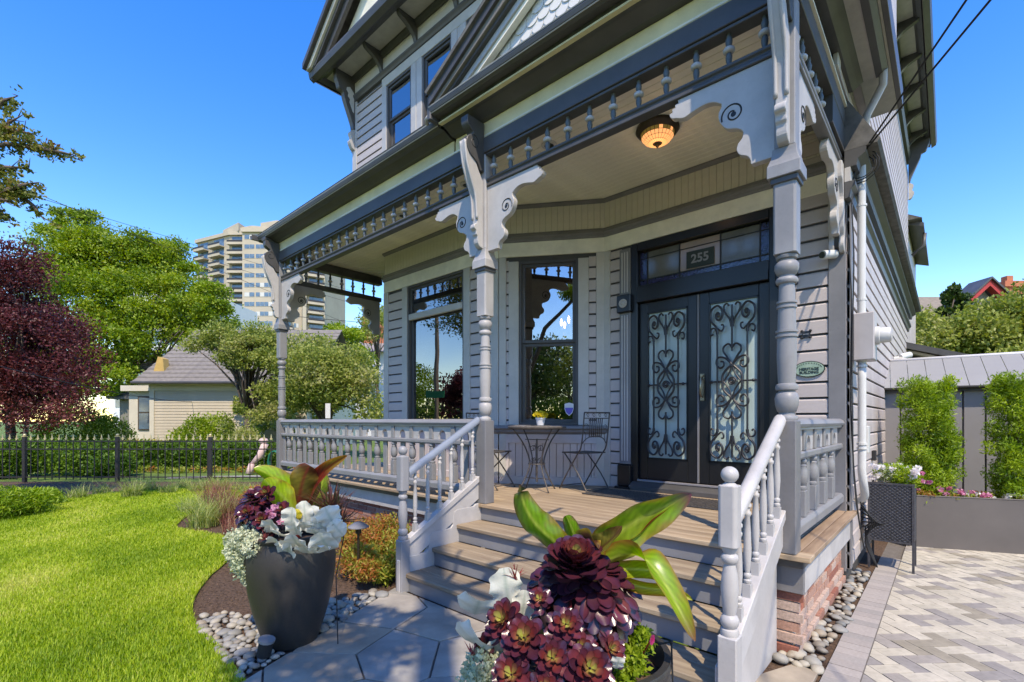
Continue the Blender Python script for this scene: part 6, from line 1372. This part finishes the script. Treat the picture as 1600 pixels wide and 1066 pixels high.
# near tree with overhanging branches at the upper left
t=thing('overhanging_tree','russet and green leafed branches hanging in from the upper left','tree',(-10.4,-1.9,0))
b=MB(); b.tube([(-10.4,-1.9,-.1),(-10.4,-1.9,2.2),(-10.3,-1.7,4.2),(-10.2,-1.4,6.0)],[.2,.16,.11,.05],9); bl=[]; g=random.Random(4)
for (pts) in ([(118,243),(85,236),(50,230),(10,225),(-60,240)],[(60,285),(35,290),(0,300),(-60,310)],[(55,210),(25,205),(-10,215),(-70,250)],[(28,150),(5,158),(-30,200)],[(70,345),(50,320),(25,300),(-10,290),(-60,300)],[(15,345),(0,330),(-40,320)],[(35,180),(0,200),(-50,230)],[(45,262),(10,262),(-30,270)],[(20,315),(-10,310)]):
    q=[Vector(at_depth(u,v,6.6+.2*g.random())) for u,v in pts]; root=Vector((-10.25,-1.6,4.6)); b.tube([root]+q[::-1],[.05]+[.028]*(len(q)-1)+[.004],6)
    for i in range(len(q)-1):
        for k in range(5):
            c=q[i].lerp(q[i+1],k/5); s=.07 if i==0 else .12; bl.append((c.x+g.gauss(0,.04),c.y+g.gauss(0,.04),c.z+g.gauss(0,.05),s,s,s*.7))
            if g.random()<.4: e=c+Vector((g.gauss(0,.12),g.gauss(0,.12),g.gauss(0,.10))); b.tube([c,e],[.008,.003],4)
leafcloud('near_foliage',bl,4200,.055,'branch_leaf',t,240,aspect=.6,shell=.1)
big=crown_blobs(np.random.default_rng(5),(-11.3,-1.9,5.2),(2.3,2.3,2.4),60,(.16,.26))
leafcloud('crown',big,20000,.08,'branch_leaf',t,241,shell=.3)
for q in big[:14]: b.tube([(-10.3,-1.7,4.0),(q[0],q[1],q[2])],[.05,.015],5)
b.build('trunk','bark',t,smooth='all')
# cottage
t=thing('cream_cottage','single-storey cream clapboard cottage with mossy shingle roof behind the hedge','house',LP(-14,26,0))
x0,x1,d0,d1=-18.0,-10.2,24.0,31.5
MB(LF).box(x0+.02,x1,d0+.03,d1,0,3.3).build('wall','cream_trim',t)
for k in range(17): MB(LF).prism([(d0+.03,.5+.145*k),(d0-.0,.5+.145*k),(d0+.018,.5+.145*k+.138),(d0+.03,.5+.145*k+.138)],'x',x0+.22,x1).build('clapboard','cream_siding',t)
for u in (x0,-12.6,x1-.25): MB(LF).box(u,u+.22,d0-.03,d0+.03,0,3.0).build('corner_board','cream_trim',t)
MB(LF).box(x0,x1,d0-.04,d0+.03,2.98,3.28).build('frieze_board','cream_trim',t)
MB(LF).box(x0-.5,x1+.5,d0-.5,d1+.4,3.28,3.33).build('soffit','cream_trim',t)
b=MB(LF); b.tube([(x0-.5,d0-.55,3.34),(x1+.5,d0-.55,3.34)],.07,8); b.build('gutter','dark_paint',t)
rd=27.5; rz_=6.6
for row in range(14):
    q0,q1=row/14,(row+1)/14; dA=d0-.5+(rd-d0+.5)*q0; dB=d0-.5+(rd-d0+.5)*q1+.1; zA=3.36+(rz_-3.36)*q0; zB=3.36+(rz_-3.36)*q1
    xl=x0-.5+.5*q0; MB(LF).add([(xl,dA,zA),(x1+.5,dA,zA),(x1+.5,dB,zB+.02),(xl+.03,dB,zB+.02),(xl,dA,zA+.06),(x1+.5,dA,zA+.06),(x1+.5,dB,zB+.07),(xl+.03,dB,zB+.07)],[(4,5,6,7),(0,1,5,4),(0,3,7,4),(1,2,6,5)]).build('shingle_course','cottage_shingle',t)
MB(LF).add([(x0-.5,d0-.5,3.36),(x0-.5,d1+.4,3.36),(x0,rd,rz_)],[(0,1,2)]).build('hip_roof','cottage_shingle',t)
MB(LF).add([(x0-.5,d1+.4,3.36),(x1+.5,d1+.4,3.36),(x1+.5,rd,rz_),(x0,rd,rz_)],[(0,1,2,3)]).build('rear_roof','cottage_shingle',t)
MB(LF).prism([(x0-.1,3.5),(x0+.6,3.5),(x0+.5,4.6),(x0+.25,4.7)],'y',24.2,24.6).build('chimney','gold_stucco',t)
# bay with window on the left
MB(LF).box(x0-1.75,x0-.02,24.9,30,0,3.0).build('bay_wall','cream_trim',t); MB(LF).box(x0-1.95,x0,24.6,30,3.0,3.28).build('bay_cornice','cream_trim',t)
f=MB(LF).box(x0-1.25,x0-.35,24.84,24.9,1.0,2.75).build('window','cottage_brown',t); MB(LF).box(x0-1.17,x0-.43,24.82,24.845,1.06,1.86).build('pane','far_glass',f); MB(LF).box(x0-1.17,x0-.43,24.82,24.845,1.94,2.67).build('pane','far_glass',f)
t=thing('far_bungalow','low white bungalow left of the cream cottage','house',LP(-23,33)); MB(LF).box(-26,-19.9,32,36,0,2.9).build('wall','taupe_dark',t); MB(LF).prism([(31.5,2.9),(31.5,3.05),(34,4.4),(36.5,3.05),(36.5,2.9)],'x',-26.5,-19.5).build('roof','dark_paint',t)
# house with chimneys
t=thing('chimney_house','white two-storey house with brick chimneys behind the porch','house',LP(-12,46)); MB(LF).box(-15.2,-9,46,54,0,8.0).build('wall','far_white',t)
MB(LF).prism([(45.4,8.0),(50,11.2),(54.6,8.0)],'x',-15.6,-8.6).build('roof','metal_panel',t)
for x in (-13.9,-12.3): 
    o=MB(LF).box(x-.55,x+.55,46.8,47.7,8.4,12.2 if x<-13 else 11.6).build('chimney','terracotta',t); MB(LF).box(x-.65,x+.65,46.7,47.8,12.2 if x<-13 else 11.6,12.5 if x<-13 else 11.9).build('chimney_cap','beige_stucco',o)
for x in (-14.6,-13.2,-11.8):
    f=MB(LF).box(x-.4,x+.4,45.94,46,5,6.8).build('window','far_white',t); MB(LF).box(x-.33,x+.33,45.92,45.945,5.1,6.7).build('pane','far_glass',f)
# apartment tower
TD=140.; t=thing('apartment_tower','tall beige concrete apartment tower with balconies on every floor','building',LP(-73,TD))
FHT=2.78; NF=20; TOPZ=57.2
foot=[(-97,TD+9),(-83.4,TD+2.5),(-78.2,TD+2.5),(-78.2,TD),(-68.7,TD),(-57.3,TD+8),(-57.3,TD+26),(-97,TD+26)]
MB(LF).prism([(p[0],p[1]) for p in foot],'z',0,TOPZ-1.2).build('wall','tower_concrete',t)
MB(LF).prism([(-85,TD+4),(-76,TD+1),(-68,TD+3),(-62,TD+8),(-62,TD+24),(-85,TD+24)],'z',TOPZ-.4,TOPZ+1.2).build('roof_parapet','tower_concrete',t)
MB(LF).prism([(-76,TD+6),(-70,TD+4),(-64,TD+9),(-64,TD+20),(-76,TD+20)],'z',TOPZ+1.2,TOPZ+4).build('penthouse','tower_concrete',t)
MB(LF).prism([(-97.6,TD+8.5),(-83.3,TD+1.8),(-78.4,TD+1.6),(-78.4,TD-.6),(-68.5,TD-.6),(-56.9,TD+7.6),(-56.9,TD+26),(-97.6,TD+26)],'z',TOPZ-1.2,TOPZ-.2).build('parapet','tower_concrete',t)
MB(LF).prism([(-88,TD+7),(-80,TD+1.2),(-79.5,TD+9),(-87,TD+14)],'z',TOPZ-.2,TOPZ+2.2).build('roof_canopy','tower_concrete',t)
F1=LF@frame((-97,TD+9),(13.6,-6.5)); F3=LF@frame((-68.7,TD),(11.4,8)); F2=LF@frame((-83.4,TD+2.5),(1,0)); F0=LF@frame((-78.2,TD),(1,0))
L1=math.hypot(9.5,6.5); L3=math.hypot(14.6,8)
def tm_(M,parts,name,m): b=MB(M); [b.box(*p) for p in parts]; return b.mesh(name,m)
def floorset(M,zs,balc,wins):
    for z in zs:
        for (a,c) in balc:
            MB(M).box(a,c,-.03,.02,z+.15,z+2.45).build('balcony_glass','far_glass',t); MB(M).box(a,a+.5,-.05,-.03,z+.3,z+2.35).build('curtain','tower_beige',t)
            MB(M).box(a-.25,c+.25,-1.6,0,z-.28,z+.02).build('balcony_slab','tower_concrete',t); o=MB(M).box(a-.2,c+.2,-1.6,-1.5,z+.02,z+.42).build('balcony_wall','tower_concrete',t); MB(M).box(a-.2,c+.2,-1.58,-1.54,z+.42,z+1.0).build('balcony_railing','rail_far',o)
        for (a,c) in wins:
            f=MB(M).box(a,c,-.06,.0,z+.75,z+2.15).build('window','tower_beige',t); n=max(2,int((c-a)/1.1))
            for k in range(n): MB(M).box(a+.08+(c-a-.1)*k/n,a+(c-a-.1)*(k+1)/n,-.08,-.061,z+.85,z+2.05).build('pane','far_curtain' if (hash((k,int(z*10),int(a)))%3==0) else 'far_glass',f)
zs=[TOPZ-1.2-FHT*(k+1) for k in range(16)]
floorset(F1,zs[:10],[(.5,5.2),(7.6,12.6)],[]); floorset(F2,zs,[(.3,4.9)],[]); floorset(F0,zs,[],[(.6,3.6),(3.9,8.9)]); floorset(F3,zs,[(.8,4.2),(8.9,13.2)],[(5.0,6.4)])
MB(F3).box(7.2,8.2,-1.6,0,10,TOPZ-1.2).build('wall_pier','tower_concrete',t)
t=thing('glass_office','low blue-glass office block seen through the big green tree','building',LP(-60,90)); MB(LF).box(-76,-58,92,110,0,26).build('wall','far_white',t)
for k in range(5):
    for j in range(6): MB(LF).box(-75.5+2.9*j,-73+2.9*j,91.9,92,4+4*k,6.6+4*k).build('window','far_glass',t)
t=thing('terracotta_building','small terracotta-roofed building at the foot of the tower','building',LP(-42,80)); MB(LF).box(-47,-43,80,86,0,13.5).build('wall','beige_stucco',t); MB(LF).prism([(-47.5,13.5),(-42.5,13.5),(-45,15)],'y',79.5,86.5).build('roof','terracotta',t)
# person pushing stroller? only the pale garden ornament seen past the corner post
# right: neighbour house with red dormer and trees
t=thing('red_gable_house','brown shingled house with a red-trimmed dormer behind the shed','house',LP(22,24))
MB(LF).box(19.5,32,22,30,0,5.9).build('wall','taupe_dark',t); MB(LF).add([(19.3,21.5,5.7),(32.4,21.5,5.7),(32.4,26,8.0),(19.3,26,8.0),(19.3,21.5,5.85),(32.4,21.5,5.85),(32.4,26,8.15),(19.3,26,8.15)],[(0,1,2,3),(4,5,6,7),(0,1,5,4),(0,3,7,4)]).build('roof','brown_roof',t)
MB(LF).prism([(20.1,6.3),(21.9,6.3),(21.0,7.45)],'y',21.6,23).build('dormer_wall','taupe_dark',t)
for s in(-1,1): MB(LF).prism([(21.0,7.72),(21.0,7.42),(21.0+s*1.05,6.45),(21.0+s*1.2,6.62)],'y',21.2,21.5).build('red_bargeboard','red_trim',t); MB(LF).prism([(21.0,7.80),(21.0,7.72),(21.0+s*1.2,6.62),(21.0+s*1.25,6.68)],'y',21.1,22.2).build('dormer_roof','dark_paint',t)
o=MB(LF).box(24.0,25.0,23.5,24.4,7.0,8.3).build('chimney','terracotta',t); MB(LF).box(23.9,25.1,23.4,24.5,8.0,8.12).build('chimney_band','terracotta',o); MB(LF).box(24.3,24.6,23.7,24.0,8.3,8.6).build('chimney_pot','terracotta',o)
def rt(name,label,u,v,d,rx,rz,n,seed,m='tree_olive',ex=[]):
    return tree(name,label,'tree',at_depth(u,700,d)[:2]+(0,),at_depth(u,v,d),(rx,rx,rz),40,n,.13,m,seed,.15,limbs=12,shell=.3,extra=ex)
rt('garden_tree','leafy olive-green tree behind the shed roof',1545,540,16,2.1,1.75,26000,250,ex=[P3(1530,490,15.5,.6),P3(1570,480,15.5,.6),P3(1500,530,15.5,.9),P3(1450,530,15.5,.8),P3(1590,500,15.5,.9),P3(1440,495,15.5,.5)])
rt('garden_tree','leafy green tree at the right frame edge',1640,520,15,1.9,2.1,16000,251,ex=[P3(1590,470,15,.6),P3(1600,560,14,.9)])
rt('slender_conifer','small pointed conifer tip left of the red dormer',1493,500,17.5,.55,1.4,5000,252,'tree_dark',[P3(1493,455,17.5,.16,.3),P3(1493,470,17.5,.22,.3)])
rt('garden_tree','green tree close behind the house side wall',1455,540,17,1.1,1.2,9000,253)
# overhead wires on the left
t=thing('street_cables','thin overhead street wires crossing the sky above the big green tree','cable',LP(-20,30,12))
for (a,c) in (((40,298,22),(640,480,60)),((20,305,22),(640,500,60)),((180,350,24),(680,560,60)),((90,586,12.5),(300,628,24))):
    p,q=Vector(at_depth(*a)),Vector(at_depth(*c)); e0=p-(q-p)*.3; MB().tube([e0.lerp(q,k/16)+Vector((0,0,-.8*4*(k/16)*(1-k/16)*.25)) for k in range(17)],.012,5).build('cable','rubber',t)
for z in (0,.9,1.6):
    p,q=Vector(at_depth(430,540,50)),Vector(at_depth(760,570,50)); p.z+=z*2; q.z+=z*2; MB().tube([p,q],.03,5).build('cable','rubber',t)
# garden sign and ornament glimpsed past the left column
t=thing('garden_marker','white signpost standing behind the porch railing','post',at_depth(514,660,12)[:2]+(0,)); x,y,_=at_depth(514,660,12); MB().box(x-.012,x+.012,y-.012,y+.012,0,1.9).build('post_shaft','mid_light',t); MB(LF).box(-4.62,-4.50,11.95,11.98,1.55,1.92).build('sign_plate','far_white',t)
t=thing('garden_ornament','pink and white garden ornament with a green hose at the fence end','ornament',at_depth(415,740,13.6)[:2]+(0,)); x,y,_=at_depth(408,740,13.6)
b=MB(LF); b.ball((-7.0,13.6,.92),.13,10,7,1,1,.7); b.tube([(-6.95,13.6,.85),(-7.1,13.6,.5),(-7.3,13.55,.28)],[.10,.10,.05],8); b.tube([(-7.3,13.55,.28),(-7.35,13.5,.0)],[.08,.10],8); b.build('figure','petal_white_paint',t,smooth='all')
b=MB(LF)
for k in range(5): b.tube([(-6.6+.16*math.cos(a*.5),13.5-.03*k,.35+.30*math.sin(a*.5)) for a in range(14)],.022,6)
b.build('hose_coil','hose_green',t,smooth='all')
# ================================================================ BEHIND THE CAMERA (seen in the window glass, casts the shade)
t=thing('utility_pole','tall wooden utility pole at the driveway edge by the street','utility pole',(2.92,-2.27,0)); b=MB(); b.tube([(2.92,-2.27,-.1),(2.92,-2.27,12)],[.16,.12],12); b.build('pole_shaft','pole_wood',t,smooth='all'); MB().box(1.9,3.9,-2.46,-2.38,11.0,11.15).build('crossarm','pole_wood',t)
tree('street_tree','leafy street tree whose limb overhangs the flagstone path','tree',(-2.6,-8.6,0),(-2.8,-8.9,6.4),(2.0,2.0,1.9),46,9000,.10,'tree_green',260,.18,limbs=10,extra=None)
t=thing('overhanging_limb_tree','slim tree behind the viewer with a low leafy limb over the path','tree',(-.4,-3.6,0)); b=MB(); b.tube([(-.4,-3.6,-.1),(-.45,-3.5,2.6),(-.2,-2.5,4.3),(.1,-1.0,5.0)],[.12,.10,.07,.05],8); b.tube([(.1,-1.0,5.0),(-.15,-.1,5.02),(-.05,.8,4.95),(-.2,1.75,5.05)],[.055,.05,.04,.02],7); b.tube([(-.05,.8,4.95),(.35,1.3,5.0)],[.03,.01],5); b.tube([(-.12,.2,5.0),(-.5,.75,5.1)],[.03,.012],5); b.build('trunk','bark',t,smooth='all')
leafcloud('crown',[(.15+x,-.80+y,5.0+z,.28,.28,.16) for x,y,z in ((-.1,-.35,.1),(-.35,-.3,0),(.1,.15,.1),(-.45,.45,.05),(.15,-.6,.0),(-.1,.3,0),(-.3,0,.1),(.25,-.1,0),(0,.7,0))],3000,.085,'tree_green',t,262,shell=.2)
for k,(x,y,rx,rz,h,m) in enumerate(((5.5,-16,3.2,3.0,4.2,'tree_dark'),(10,-19,3.5,3.4,5.0,'tree_olive'),(1.0,-20,3,2.6,3.8,'tree_green'),(-21,-15,3,2.8,4.0,'plum'),(-27,-15,2.6,2.4,3.4,'plum'),(-15,-21,3,2.6,3.6,'tree_dark'),(-38,-18,4,3.6,5,'tree_green'),(16,-15,3,3,4.5,'tree_dark'))):
    tree('street_tree',['dark green tree across the street','olive tree across the street, far right','bright green tree across the street','purple plum tree across the street','smaller purple plum tree across the street','dark tree behind the plum trees','large green tree down the street','dark tree at the end of the driveway'][k],'tree',(x,y,0),(x,y,h),(rx,rx,rz),30,8000,.2,m,270+k,.2,limbs=5,group='street trees across the road')
t=thing('street_sign_post','wooden pole with a green street sign across the lawn','sign',(-24,-10,0)); MB().tube([(-24,-10,0),(-24,-10,8)],.13,8).build('pole_shaft','pole_wood',t); MB().box(-24.9,-23.1,-9.85,-9.8,2.9,3.35).build('sign_plate','sign_green',t)
t=thing('street_hedge','tall dark hedge across the street','hedge',(4,-14,0)); leafcloud('foliage',[(-4+.7*k,-14,z,.7,.6,.6) for k in range(30) for z in (.5,1.4,2.2)],24000,.16,'hedge_leaf',t,300,shell=.5)
leafcloud('far_woods',[(-110+4*k,-52+R2(-3,3),R2(1,4),4,3,4) for k in range(50)],16000,.9,'tree_dark',None,301,shell=.5,label='distant line of dark trees far across the street',cat='woods',kind='stuff')
t=thing('opposite_house','pale house across the street','house',(-10,-28,0)); MB().box(-17,-3,-34,-27,0,3.5).build('wall','beige_stucco',t); MB().prism([(-35,3.5),(-30.5,6),(-26,3.5)],'x',-18,-2).build('roof','shingle',t)
